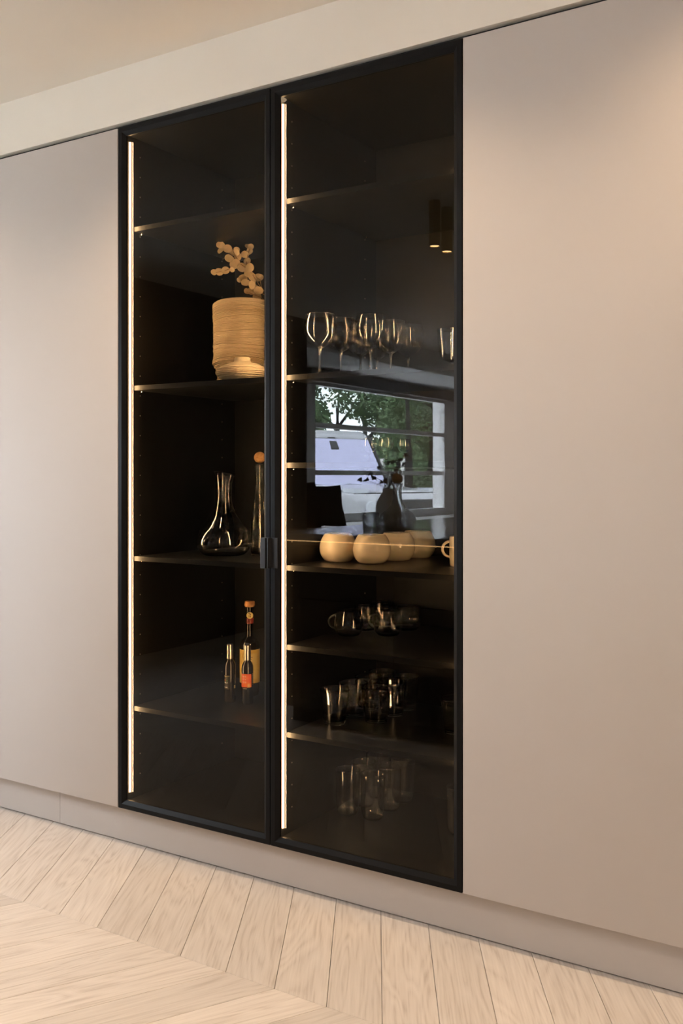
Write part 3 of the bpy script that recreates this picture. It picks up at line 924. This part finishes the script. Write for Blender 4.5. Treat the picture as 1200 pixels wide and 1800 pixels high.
for (xx, z0, z1, hw_) in ((.0012, .2715, .2765, .0018), (.0012, .2650, .2690, .0018), (-.0035, .2675, .2710, .0010), (-.0020, .2775, .2792, .0028)):
    vs = []
    for d_ in (.01455, .01485):
        for (x_, z_) in ((xx - hw_, z0), (xx + hw_, z0), (xx + hw_, z1), (xx - hw_, z1)):
            vs.append((d_ * ca - x_ * sa, d_ * sa + x_ * ca, z_))
    mk.add(vs, [(0, 1, 2, 3), (4, 5, 6, 7), (0, 1, 5, 4), (1, 2, 6, 5), (2, 3, 7, 6), (3, 0, 4, 7)])
mk.build('emblem', M['ink'], mdo)

sm = [(0, .002), (.0165, 0), (.0186, .002), (.0190, .006), (.0190, .115), (.0180, .125), (.0120, .136), (.0095, .140), (.0092, .148), (0, .148)]
me_sb = MB().lathe(sm, 36).mesh('glass_body', M['bottle'], 50)
me_cp = MB().lathe([(0, .1415), (.0106, .1415), (.0108, .143), (.0108, .186), (.0098, .189), (0, .1895)], 32).mesh('cap', M['cap'], 50)
b2 = empty('small_bottle', (-1.9925, .262, .440))
tag(b2, 'small dark bottle with steel cap and black printed label, left one', 'bottle', 'small sauce bottles')
link_mesh('glass_body', me_sb, b2); link_mesh('cap', me_cp, b2)
A = FACE - .75
lb = label_patch(.0191, FACE - 1.15, FACE + .0, .044, .090, .0002).build('black_label', M['ink'], b2, 40)
print_line(.0195, FACE - .6, 1.1, .0865, .0026, M['ink_gold'], lb, 61)
burst(.0196, FACE - .95, .0735, .0042, M['label_red'], lb)
burst(.0196, FACE - .5, .0720, .0034, M['ink_green'], lb)
print_line(.0195, FACE - .7, .75, .0655, .0052, M['ink_white'], lb, 62)
print_line(.0195, FACE - .75, .7, .0505, .0034, M['ink_white'], lb, 63)
for k in range(7):
    print_line(.0195, FACE + 1.0 + .02 * (k % 2), .16, .090 - k * .0046, .0022, M['ink_gold'], lb, 70 + k)
label_patch(.0192, FACE + .75, FACE + 1.15, .046, .057, .0003).build('seal', M['ink_gold'], lb, 40)
b3 = empty('small_bottle', (-1.9285, .273, .440))
tag(b3, 'small dark bottle with steel cap and red flame label, right one', 'bottle', 'small sauce bottles')
link_mesh('glass_body', me_sb, b3); link_mesh('cap', me_cp, b3)
lb = label_patch(.0191, FACE - 1.5, FACE + .7, .056, .099, .0003).build('red_label', M['label_red'], b3, 40)
for z, tx in ((.0905, 'I E K'), (.0815, 'I Y V'), (.0720, 'I O E')):
    wrap_text(tx, .0078, .0196, FACE - .62, z, M['ink_white'], lb)
burst(.0197, FACE + .22, .0620, .0105, M['ink_orange'], lb)
burst(.0199, FACE + .20, .0615, .0055, M['label_cream'], lb)
print_line(.0195, FACE - .5, .8, .0515, .0026, M['ink_gold'], lb, 81)
for k in range(8):
    print_line(.0195, FACE + 1.02 + .02 * (k % 2), .18, .098 - k * .0048, .0026, M['ink_gold'], lb, 90 + k)

# ------------------------------------------------------------------ recessed downlights along the cabinets; fill ones added to brighten floor and ceiling
DOWN = [(-3.95, -.9, .6, 'recessed warm downlight near the dark left wall'), (-1.955, -.45, 1.25, 'recessed warm downlight in front of the glass doors'), (-1.15, -.45, .9, 'warm fill downlight added at the right edge of the glass doors'),  # the last of these is added to brighten the floor
        (-2.9, -.5, .5, 'warm fill downlight added in front of the left tall cabinet'),  # unseen lamp, added to lift the floor on the left
        (-0.27, -.42, 1.0, 'recessed warm downlight in front of the right tall cabinets'), (1.15, -.45, .7, 'recessed warm downlight at the right end of the cabinets'),
        (0.9, -1.9, 2.3, 'warm fill downlight added right of the camera aisle, nearer the cabinets'), (0.9, -4.0, 2.3, 'warm fill downlight added right of the aisle, further back'),  # unseen room lamps, added so that bounced light lifts the ceiling
        (-0.2, -3.4, 2.3, 'warm fill downlight added in the middle of the room'), (-0.2, -6.2, 2.2, 'warm fill downlight added near the far wall')]  # more unseen fill lamps added for the bounce
me_ring = MB().lathe([(.036, 0), (.045, 0), (.046, .001), (.045, .003), (.034, .003), (.034, 0)], 32).mesh('trim_ring', M['white_metal'], 50)
me_lens = MB().lathe([(0, .0015), (.034, .0015), (.034, .0025), (0, .0025)], 24).mesh('lens', M['spot_lens'])


def spot(parent, z, w, ang=135, blend=1.0):
    l = bpy.data.lights.new('lamp', 'SPOT')
    l.energy = w; l.color = SPOT_COL; l.spot_size = R(ang); l.spot_blend = blend; l.shadow_soft_size = .03
    o = bpy.data.objects.new('lamp', l)
    o.location = (0, 0, z); o.parent = parent
    COL.objects.link(o)


for x, y, pw, lab in DOWN:
    d = empty('downlight', (x, y, CEIL - .003))
    tag(d, lab, 'downlight', 'recessed downlights')
    link_mesh('trim_ring', me_ring, d); link_mesh('lens', me_lens, d)
    spot(d, -.012, SPOT_W * pw, 118 if y > -.6 and x < -.5 else 135)

# surface-mounted brass cylinder spots above the island
me_cyl = MB().lathe([(0, .213), (.0268, .213), (.0268, .002), (.0262, 0), (.0235, 0), (.0235, .014), (0, .014)], 36).mesh('tube', M['brass'], 50)
me_cl = MB().lathe([(0, .003), (.0232, .003), (.0232, .0135), (0, .0135)], 28).mesh('lens', M['spot_lens_b'])
for i, (y, lab) in enumerate(((-1.853, 'brass cylinder ceiling spot above the island, nearer the cabinets'), (-1.984, 'brass cylinder ceiling spot above the island, second from the cabinets'),
                              (-3.10, 'brass cylinder ceiling spot above the far half of the island'))):
    d = empty('cylinder_spot', (-2.05, y, CEIL - .213))
    tag(d, lab, 'ceiling spot', 'brass cylinder spots')
    link_mesh('tube', me_cyl, d); link_mesh('lens', me_cl, d)
    spot(d, -.006, 34, 95)

# two small unlit spots in the low ceiling of the bay
me_bs = MB().lathe([(0, -.004), (.028, -.004), (.040, -.002), (.042, 0), (0, 0)], 28).mesh('bay_spot', M['white_metal'], 50)
for y, lab in ((-6.23, 'small white ceiling spot above the window, nearer one'), (-7.68, 'small white ceiling spot above the window, further one')):
    tag(link_mesh('bay_spot', me_bs, None, (-4.92, y, LOWCEIL)), lab, 'ceiling spot', 'small bay ceiling spots')

# ------------------------------------------------------------------ kitchen island
IX0, IX1, IY0, IY1, IZ = -2.76, -1.42, -4.2, -1.50, .91
isl = empty('kitchen_island', ((IX0 + IX1) / 2, (IY0 + IY1) / 2, 0))
tag(isl, 'dark wooden kitchen island with a warm light strip below the worktop', 'island')
ix, iy = isl.location.x, isl.location.y
MB().box(IX0 + .03 - ix, IX1 - .03 - ix, IY0 + .03 - iy, IY1 - .045 - iy, .08, IZ - .042).build('body', M['island'], isl)
MB().box(IX0 + .08 - ix, IX1 - .08 - ix, IY0 + .08 - iy, IY1 - .09 - iy, .0, .08).build('plinth', M['gap'], isl)
for a in (0, 1):
    xa = IX0 + .032 + a * (IX1 - IX0 - .064) / 2
    xb = xa + (IX1 - IX0 - .064) / 2 - .004
    for z0, z1 in ((.085, .340), (.344, .598), (.604, .845)):
        MB().bbox(xa - ix, xb - ix, IY1 - .045 - iy, IY1 - .025 - iy, z0, z1, .001).build('drawer_front', M['island'], isl)
MB().box(IX0 + .01 - ix, IX1 - .01 - ix, IY1 - .034 - iy, IY1 - .026 - iy, IZ - .0385, IZ - .0335).build('led_strip', M['led_island'], isl)
wt = MB().bbox(IX0, IX1, IY0, IY1, IZ - .032, IZ, .002).build('worktop', M['stone'])
tag(wt, 'dark stone worktop on the kitchen island', 'worktop')

# decanter with cork ball and two cut tumblers on the island
d2 = empty('island_decanter', (-2.364, -2.06, IZ))
tag(d2, 'bulbous tinted glass decanter with cork ball stopper on the island', 'decanter')
do = smooth_prof([(.046, 0), (.066, .003), (.090, .030), (.094, .052), (.082, .078), (.055, .100), (.030, .130), (.0225, .165), (.0225, .205), (.0275, .232)], 6)
MB().lathe(vessel(do, .004, .008), 48).build('decanter_body', M['smoke_glass'], d2, 80)
MB().lathe([(0, .2300)] + [(.0285 * math.cos(a), .2575 + .0285 * math.sin(a)) for a in [(-math.pi / 2 + math.pi * i / 14) for i in range(1, 14)]] + [(0, .286)], 28).build('cork_ball', M['cork'], d2, 80)
tu = smooth_prof([(.034, 0), (.038, .003), (.0405, .03), (.0405, .085)], 6)
me_ct = MB().lathe(vessel(tu, .004, .010), 56, lambda a, z, r: 1 + .03 * math.sin(6 * a + 90 * z) * (1 if .004 < z < .08 else 0) + .02 * math.sin(9 * a - 140 * z) * (1 if .004 < z < .08 else 0)).mesh('cut_tumbler', M['smoke_glass'], 60)
for x, y, lab in ((-2.447, -1.935, 'dimpled glass tumbler left of the island decanter'), (-2.281, -1.965, 'dimpled glass tumbler in front of the island decanter')):
    tag(link_mesh('cut_tumbler', me_ct, None, (x, y, IZ)), lab, 'tumbler', 'dimpled tumblers on the island')

fv = MB().lathe([(0, 0)] + smooth_prof([(.045, 0), (.060, .012), (.070, .06), (.066, .11), (.054, .15), (.036, .178), (.034, .20)], 5) + [(.029, .20), (.028, .175), (.045, .14), (.055, .08), (.04, .02), (0, .015)],
                40, lambda a, z, r: 1 + .06 * math.sin(4 * a + 30 * z) * (1 if z < .18 else .2) + .04 * math.sin(7 * a - 45 * z)).build('flower_vase', M['vase_grey'], None, 60, loc=(-2.66, -2.50, IZ))
tag(fv, 'faceted grey stoneware vase on the island behind the decanter', 'vase')
fl = empty('dark_flowers', (-2.66, -2.50, IZ + .19))
tag(fl, 'sprig of dark burgundy flowers in the grey vase', 'flowers')
r4 = random.Random(21)
me_petal = MB().lathe([(0, -.002), (.006, -.003), (.011, .001), (.012, .004), (.009, .004), (0, .001)], 9, lambda a, z, r: 1 + .25 * math.sin(3 * a)).mesh('flower', M['petal'], 60)
TIPS = [(-.100, .02, .09), (-.125, .0, .055), (-.085, -.02, .065), (-.055, .01, .125), (-.02, .02, .05), (.01, -.03, .085), (.03, .0, .155), (.065, .02, .175), (.085, -.01, .150), (.05, .03, .12), (-.16, .0, .055), (.0, .02, .16), (-.045, -.02, .045), (.03, .02, .06), (.10, .02, .20)]
for i, tp in enumerate(TIPS):
    tp = Vector((tp[0] * .85 + tp[1] * .5, tp[1] - tp[0] * .5, tp[2]))
    mid = Vector((tp.x * .35, tp.y * .35, tp.z * .55))
    MB().tube([(0, 0, -.12), (0, 0, 0), mid, tp], [.0014, .0014, .0012, .0008], 5).build('stem', M['petal'], fl)
    for j in range(3):
        link_mesh('flower', me_petal, fl, tp + Vector((r4.uniform(-.008, .008), r4.uniform(-.008, .008), r4.uniform(-.007, .007))), (r4.uniform(-1.5, 1.5), r4.uniform(-1.5, 1.5), 0), (r4.uniform(.7, 1.1),) * 3)

# ------------------------------------------------------------------ window bay
win = empty('window_1', (XW, (WY0 + WY1) / 2, WZ0))
tag(win, 'wide white bay window with two horizontal bars', kind='structure')
wc = win.location
hw = (WY1 - WY0) / 2; hh = WZ1 - WZ0
FWD = .06


def wbox(name, y0, y1, z0, z1, x0=-.07, x1=.0, m='upvc', b=.004):
    return MB().bbox(x0, x1, y0, y1, z0, z1, b).build(name, M[m], win)


wbox('frame_post', -hw, -hw + .075, 0, hh); wbox('frame_post', hw - .075, hw, 0, hh)
wbox('frame_rail', -hw + .075, hw - .075, 0, .05); wbox('frame_rail', -hw + .075, hw - .075, hh - .05, hh)
T1, T2 = 1.69 - WZ0, 1.215 - WZ0
for tz in (T1, T2): wbox('glazing_bar', -hw + .075, hw - .075, tz - .024, tz + .024, -.065, .005)
for z0, z1 in ((.05, T2 - .024), (T2 + .024, T1 - .024), (T1 + .024, hh - .05)):
    MB().add([(-.03, -hw + .075, z0), (-.03, hw - .075, z0), (-.03, hw - .075, z1), (-.03, -hw + .075, z1)], [(0, 1, 2, 3)]).build('pane', M['clear_pane'], win)
sw = empty('added_window', (XL - .1, (SY0 + SY1) / 2, SZ0))  # unseen window, added to bring cool light onto the left panel
tag(sw, 'white casement window added to the dark left wall for cool daylight', kind='structure')
gw, gh = (SY1 - SY0) / 2, SZ1 - SZ0
for ya, yb in ((-gw, -gw + .06), (gw - .06, gw)):
    MB().bbox(-.035, .035, ya, yb, 0, gh, .004).build('frame_post', M['upvc'], sw)
for za, zb in ((0, .06), (gh - .06, gh)):
    MB().bbox(-.035, .035, -gw + .06, gw - .06, za, zb, .004).build('frame_rail', M['upvc'], sw)
MB().add([(0, -gw + .06, .06), (0, gw - .06, .06), (0, gw - .06, gh - .06), (0, -gw + .06, gh - .06)], [(0, 1, 2, 3)]).build('pane', M['clear_pane'], sw)
tag(MB().bbox(XW + .01, XW + .09, WY0 - .1, WY1 + .12, 2.115, 2.235, .004).build('roller_blind', M['blind']), 'rolled grey window blind in a slim box above the bay window', 'blind')
tag(MB().bbox(XW + .007, XW + .05, WY0 - .06, WY0 + .16, 1.20, 1.36, .006).build('control_box', M['sill']), 'small white control box on the window frame', 'control box')
seat = empty('window_seat', (XW + .3, -6.8, 0))
tag(seat, 'white window seat bench below the bay window', 'bench')
MB().bbox(-.30, .28, -2.45, 2.38, .66, .70, .004).build('seat_board', M['sill'], seat)
MB().box(-.28, .25, -2.43, 2.36, .0, .66).build('base', M['sill'], seat)


def cushion(name, loc, w, h, t, rot, matl, lab):
    m = MB(); n = 14; vs = []; fs = []
    for s in (1, -1):
        for i in range(n + 1):
            for j in range(n + 1):
                a, b = 2 * i / n - 1, 2 * j / n - 1
                p = (1 - a ** 4) * (1 - b ** 4)
                pin = 1 - .06 * (1 - abs(a)) * abs(b) - 0
                pin2 = 1 - .06 * (1 - abs(b)) * abs(a)
                vs.append((a * w / 2 * pin2, s * t / 2 * p ** .6 + .004 * math.sin(7 * a + 5 * b), (b * pin + 1) * h / 2))
    k = (n + 1) ** 2
    for s in (0, 1):
        for i in range(n):
            for j in range(n):
                q = [s * k + i * (n + 1) + j, s * k + (i + 1) * (n + 1) + j, s * k + (i + 1) * (n + 1) + j + 1, s * k + i * (n + 1) + j + 1]
                fs.append(tuple(q if s == 0 else q[::-1]))
    o = m.add(vs, fs).build(name, M[matl], None, 180)
    o.location = loc; o.rotation_euler = rot
    tag(o, lab, 'cushion', 'cushions on the window seat')


cushion('cushion', (-5.02, -4.72, .70), .50, .47, .16, (R(-10), 0, R(10)), 'cush_brown', 'brown cushion leaning at the wall end of the window seat')
cushion('cushion', (-5.00, -5.05, .70), .48, .44, .17, (R(-14), 0, R(4)), 'cush_black', 'black cushion leaning between the brown and grey cushions')
cushion('cushion', (-4.98, -5.42, .70), .46, .42, .15, (R(-20), 0, R(-6)), 'cush_grey', 'dark grey cushion, nearest the middle of the window seat')

# ------------------------------------------------------------------ outdoors
gr = MB().box(-60, XW - .2, -70, 20, -.30, -.15)
gr.box(XW - .2, 30, -70, YB - .15, -.30, -.15)
tag(gr.build('ground', M['paving']), 'paved forecourt outside the window', kind='structure')
GZ = -.15


def suv(loc, rz):
    t = empty('car', loc, rz)
    tag(t, 'white boxy off-road car parked nose-in outside the bay window', 'car')
    # lower body with wheel arches cut in the outline
    def arch(xc, r=.43, n=10, zc=.38):
        return [(xc + r * math.cos(math.pi * i / n), zc + r * math.sin(math.pi * i / n)) for i in range(n + 1)]
    out = [(2.28, .42), (2.34, .62), (2.32, .98), (2.20, 1.07), (.92, 1.16), (-2.30, 1.16), (-2.36, .95), (-2.34, .45)]
    low = [(-1.95, .36)] + arch(-1.45)[::-1] + [(-.98, .30), (.98, .30)] + arch(1.45)[::-1] + [(1.95, .38)]
    poly = low + out
    b = MB().prism(poly, 'y', -.96, .96)
    o = b.build('lower_body', M['car_white'], t)
    bv = o.modifiers.new('bevel', 'BEVEL'); bv.width = .05; bv.segments = 3; bv.limit_method = 'ANGLE'; bv.angle_limit = R(35)
    # bonnet: slightly raised centre panel with side creases
    MB().add([(.95, -.80, 1.165), (2.18, -.72, 1.085), (2.18, .72, 1.085), (.95, .80, 1.165), (1.0, -.70, 1.195), (2.10, -.62, 1.115), (2.10, .62, 1.115), (1.0, .70, 1.195)],
             [(0, 1, 5, 4), (1, 2, 6, 5), (2, 3, 7, 6), (3, 0, 4, 7), (4, 5, 6, 7)]).build('bonnet', M['car_white'], t)
    # cabin: pillars and roof
    zc, zr = 1.15, 2.05
    def taper(z): return .92 - .12 * (z - zc) / (zr - zc)
    roof = MB().prism([(.47, 1.93), (.44, 2.02), (.28, 2.09), (-.5, 2.12), (-2.1, 2.09), (-2.26, 1.93)], 'y', -.80, .80).build('roof', M['car_white'], t)
    bv = roof.modifiers.new('bevel', 'BEVEL'); bv.width = .05; bv.segments = 3
    cab = MB()
    prof = [(.86, zc), (.42, 2.01), (-2.22, 2.01), (-2.30, zc)]
    vs = []
    for sy in (-1, 1):
        for x, z in prof: vs.append((x - .02 * (1 if x > 0 else -1), sy * (taper(z) - .015), z))
    cab.add(vs, [(0, 1, 2, 3), (7, 6, 5, 4), (0, 4, 5, 1), (1, 5, 6, 2), (2, 6, 7, 3), (3, 7, 4, 0)])
    cab.build('cabin', M['car_black'], t)
    # windscreen
    def strip(name, pts, m, th=.012):
        P = [Vector(p) for p in pts]
        nn = (P[1] - P[0]).cross(P[2] - P[0]).normalized() * th
        vs = P + [p + nn for p in P]
        k = len(P)
        return MB().add(vs, [tuple(range(k))[::-1], tuple(range(k, 2 * k))] + [(i, (i + 1) % k, k + (i + 1) % k, k + i) for i in range(k)]).build(name, M[m], t)
    ws = strip('windscreen', [(.865, -.84, zc + .02), (.865, .84, zc + .02), (.465, .76, 1.94), (.465, -.76, 1.94)], 'sky_tinted_car_glass')
    mh = MB().add([(.30, -.10, 1.80), (.30, .10, 1.80), (.44, .07, 1.66), (.44, -.07, 1.66), (.27, -.10, 1.85), (.27, .10, 1.85)], [(0, 1, 2, 3), (4, 5, 1, 0)])
    mh2 = MB().prism([(.44, 2.0), (.50, 1.90), (.575, 1.78), (.56, 1.74), (.52, 1.78)], 'y', -.075, .075)
    mh2.build('camera_housing', M['car_black'], t)
    for sy in (-1, 1):
        MB().tube([(.90, sy * .885, zc), (.44, sy * .79, 2.01)], .026, 8).build('pillar', M['car_black'], t, 60)
        for xa, xb in ((.55, -.35), (-.45, -1.25), (-1.35, -2.05)):
            xt = xa - .3 if xa > .5 else xa
            z0, z1 = zc + .06, 1.94
            strip('side_window', [(xa, sy * (taper(z0) - .012), z0), (xb, sy * (taper(z0) - .012), z0), (xb, sy * (taper(z1) - .012), z1), (xt, sy * (taper(z1) - .012), z1)], 'sky_tinted_car_glass', .006 * -sy)
        mir = MB().bbox(.62, .78, sy * 1.0 - .10, sy * 1.0 + .10, 1.16, 1.34, .03).build('wing_mirror', M['car_black'], t, 50)
        hl = MB().lathe([(0, 0), (.10, 0), (.115, .02), (.10, .05), (0, .055)], 24).build('headlamp', M['lamp'], t, 50)
        hl.location = (2.30, sy * .70, .86); hl.rotation_euler = (0, R(90), 0)
        MB().bbox(1.30, 1.75, sy * .965 - .012, sy * .965 + .012, .93, 1.00, .004).build('side_vent', M['car_black'], t)
        MB().bbox(-2.0, 2.0, sy * .97 - .012, sy * .97 + .012, .62, .66, .004).build('side_moulding', M['car_black'], t)
        MB().box(1.86, 2.14, sy * .74 - .12, sy * .74 + .12, 1.08, 1.15).build('indicator', M['lamp'], t)
    MB().bbox(2.30, 2.42, -.90, .90, .42, .62, .03).build('bumper', M['car_black'], t, 50)
    MB().bbox(2.315, 2.36, -.52, .52, .72, .98, .01).build('grille', M['car_black'], t, 50)
    me_t = MB().lathe([(.22, -.12), (.36, -.125), (.39, -.09), (.39, .09), (.36, .125), (.22, .12)], 32).mesh('tyre', M['tyre'], 40)
    me_r = MB().lathe([(0, .10), (.06, .11), (.20, .06), (.235, .11), (.235, -.10), (0, -.10)], 20, lambda a, z, r: 1).mesh('rim', M['alloy'], 40)
    for x in (-1.45, 1.45):
        for sy in (-1, 1):
            w = link_mesh('wheel', me_t, t, (x, sy * .85, .39), (R(90) * -sy, 0, 0))
            link_mesh('rim', me_r, w)
    for sy in (-.45, .25):
        MB().tube([(.93, sy, 1.18), (.86, sy + .45, 1.20)], .008, 5).build('wiper', M['car_black'], t)
    return t


suv((-9.0, -11.3, GZ), R(20))

# trees and hedges
r5 = random.Random(77)


def foliage(blobs, n, size, seed):
    q = random.Random(seed); m = MB()
    n, size = int(n * 1.9), size * .68
    tot = sum(b[3] ** 2 for b in blobs)
    vs = []; fs = []
    for (bx, by, bz, br, bh) in blobs:
        k = int(n * br * br / tot)
        for _ in range(k):
            while True:
                p = Vector((q.uniform(-1, 1), q.uniform(-1, 1), q.uniform(-1, 1)))
                if .35 < p.length < 1: break
            c = Vector((bx + p.x * br, by + p.y * br, bz + p.z * bh))
            d = Vector((q.uniform(-1, 1), q.uniform(-1, 1), q.uniform(-1.2, .3))).normalized()
            s = d.cross(Vector((q.uniform(-1, 1), q.uniform(-1, 1), q.uniform(-1, 1)))).normalized()
            L_, w_ = size * q.uniform(.7, 1.3), size * q.uniform(.28, .45)
            i0 = len(vs)
            up = d.cross(s) * w_ * .3
            vs += [c, c + d * L_ * .5 + s * w_ + up, c + d * L_, c + d * L_ * .5 - s * w_ + up]
            fs += [(i0, i0 + 1, i0 + 2), (i0, i0 + 2, i0 + 3)]
    return m.add(vs, fs)


def tree(x, y, h, tr, blobs, n, size, lm, lab, cat='tree', group='trees outside the window', name='tree', trunk=True):
    t = empty(name, (x, y, GZ))
    tag(t, lab, cat, group)
    if trunk:
        tb = MB().tube([(0, 0, 0), (.02, .01, h * .22), (.03, .02, h * .3), (-.05, .05, h * .6), (.02, 0, h * .95)], [tr * 1.25, tr, tr * .55, tr * .4, tr * .2], 10)
        for k in range(5):
            a = r5.uniform(0, 6.28); z = h * r5.uniform(.35, .7)
            tb.tube([(0, 0, z), (math.cos(a) * h * .14, math.sin(a) * h * .14, z + h * .14), (math.cos(a) * h * .26, math.sin(a) * h * .26, z + h * .2)], [tr * .4, tr * .25, tr * .08], 6)
        tb.build('trunk', M['bark'], t, 60)
    f = foliage(blobs, n, size, int(abs(x * 31 + y * 17)) + 3).build('foliage', M[lm], t, fix=False)
    tag(f, kind='stuff')


def polar(deg, r):
    """place out of doors by bearing from the window side and range"""
    return (-r * math.sin(R(deg)), -(r * math.cos(R(deg)) - 2.236))


def blobset(seed, n, spread, z0, z1, br):
    q = random.Random(seed)
    return [(q.uniform(-spread, spread), q.uniform(-spread, spread), q.uniform(z0, z1), br * q.uniform(.7, 1.2), br * q.uniform(.6, 1.0)) for _ in range(n)]


x, y = polar(35.2, 25); tree(x, y, 6, .12, blobset(1, 34, .95, 1.0, 5.0, .55), 20000, .18, 'leaf1', 'leafy green tree outside, left of the bright sky gap')
x, y = polar(32.2, 33); tree(x, y, 4.4, .14, blobset(2, 12, 1.3, .8, 3.2, .8), 6000, .17, 'leaf2', 'low dark tree outside, under the bright sky gap')
x, y = polar(28.7, 28); tree(x, y, 7, .18, blobset(3, 26, 1.0, 1.6, 6.0, .75), 11000, .17, 'leaf1', 'broad leafy tree outside, above the middle of the window')
x, y = polar(28.1, 20); tree(x, y, 7, .085, [(0, 0, 5.6, 1.2, .8), (.5, .6, 5.2, 1.0, .7), (-.6, -.4, 5.4, 1.0, .7), (.2, .1, 3.6, .55, .4)], 5000, .14, 'leaf3', 'dark-trunked tree outside in front of the others')
x, y = polar(26.6, 24); tree(x, y, 6, .2, blobset(4, 18, 1.4, 1.6, 5.2, .85), 9000, .16, 'leaf1', 'leafy tree outside at the far end of the window')
x, y = polar(25.0, 21); tree(x, y, 5, .2, blobset(5, 14, .9, .9, 4.4, .7), 7000, .15, 'leaf2', 'dark green tree outside beside the far window post')
x, y = polar(36.6, 30); tree(x, y, 7, .2, blobset(6, 16, 1.5, 1.2, 5.8, .9), 6000, .18, 'leaf2', 'dark tree outside hidden mostly by the dark wall')
x, y = polar(23.0, 28); tree(x, y, 7, .2, blobset(7, 16, 1.5, 1.2, 5.8, .9), 6000, .18, 'leaf2', 'dark tree outside furthest past the window end')
x, y = polar(30.6, 38); tree(x, y, 7, .2, blobset(9, 24, 3.2, .6, 2.4, 1.0), 9000, .22, 'leaf2', 'wide hazy tree line outside behind the nearer trees')
x, y = polar(25.6, 46); tree(x, y, 7, .2, blobset(10, 24, 3.0, 1.4, 5.6, 1.1), 9000, .22, 'leaf2', 'tall dark tree outside behind the far window end')
x, y = polar(26.6, 20.5); tree(x, y, 1.1, .05, blobset(8, 12, .9, .35, .95, .40), 5000, .07, 'leaf2', 'low clipped hedge outside beyond the car bonnet', 'hedge', None, 'hedge', False)

# neighbouring house far behind the trees
hx, hy = polar(25.2, 58)
hs = empty('house', (hx, hy, GZ), R(20))
tag(hs, 'pale rendered house far behind the trees', 'house')
MB().box(-5, 5, -3, 3, 0, 2.7).build('wall', M['render_white'], hs)
MB().prism([(-3.4, 2.65), (3.4, 2.65), (0, 3.6)], 'x', -5.3, 5.3).build('roof', M['roof'], hs)
for wx in (-3.4, -1.1, 1.2, 3.5):
    w = MB().box(wx - .55, wx + .55, 2.98, 3.04, .9, 2.1).build('window', M['car_black'], hs)
    MB().box(wx - .60, wx + .60, 3.03, 3.06, .82, .90).build('sill', M['upvc'], w)
gpx, gpy = polar(29.0, 23)
gp = empty('gate_posts', (gpx, gpy, GZ))
tag(gp, 'pair of slim white gate posts outside under the trees', 'gate')
for dx in (-.28, .28):
    MB().bbox(dx - .045, dx + .045, -.045, .045, 0, 1.75, .006).build('post', M['sill'], gp)
MB().bbox(-.28, .28, -.02, .02, 1.0, 1.06, .004).build('rail', M['sill'], gp)
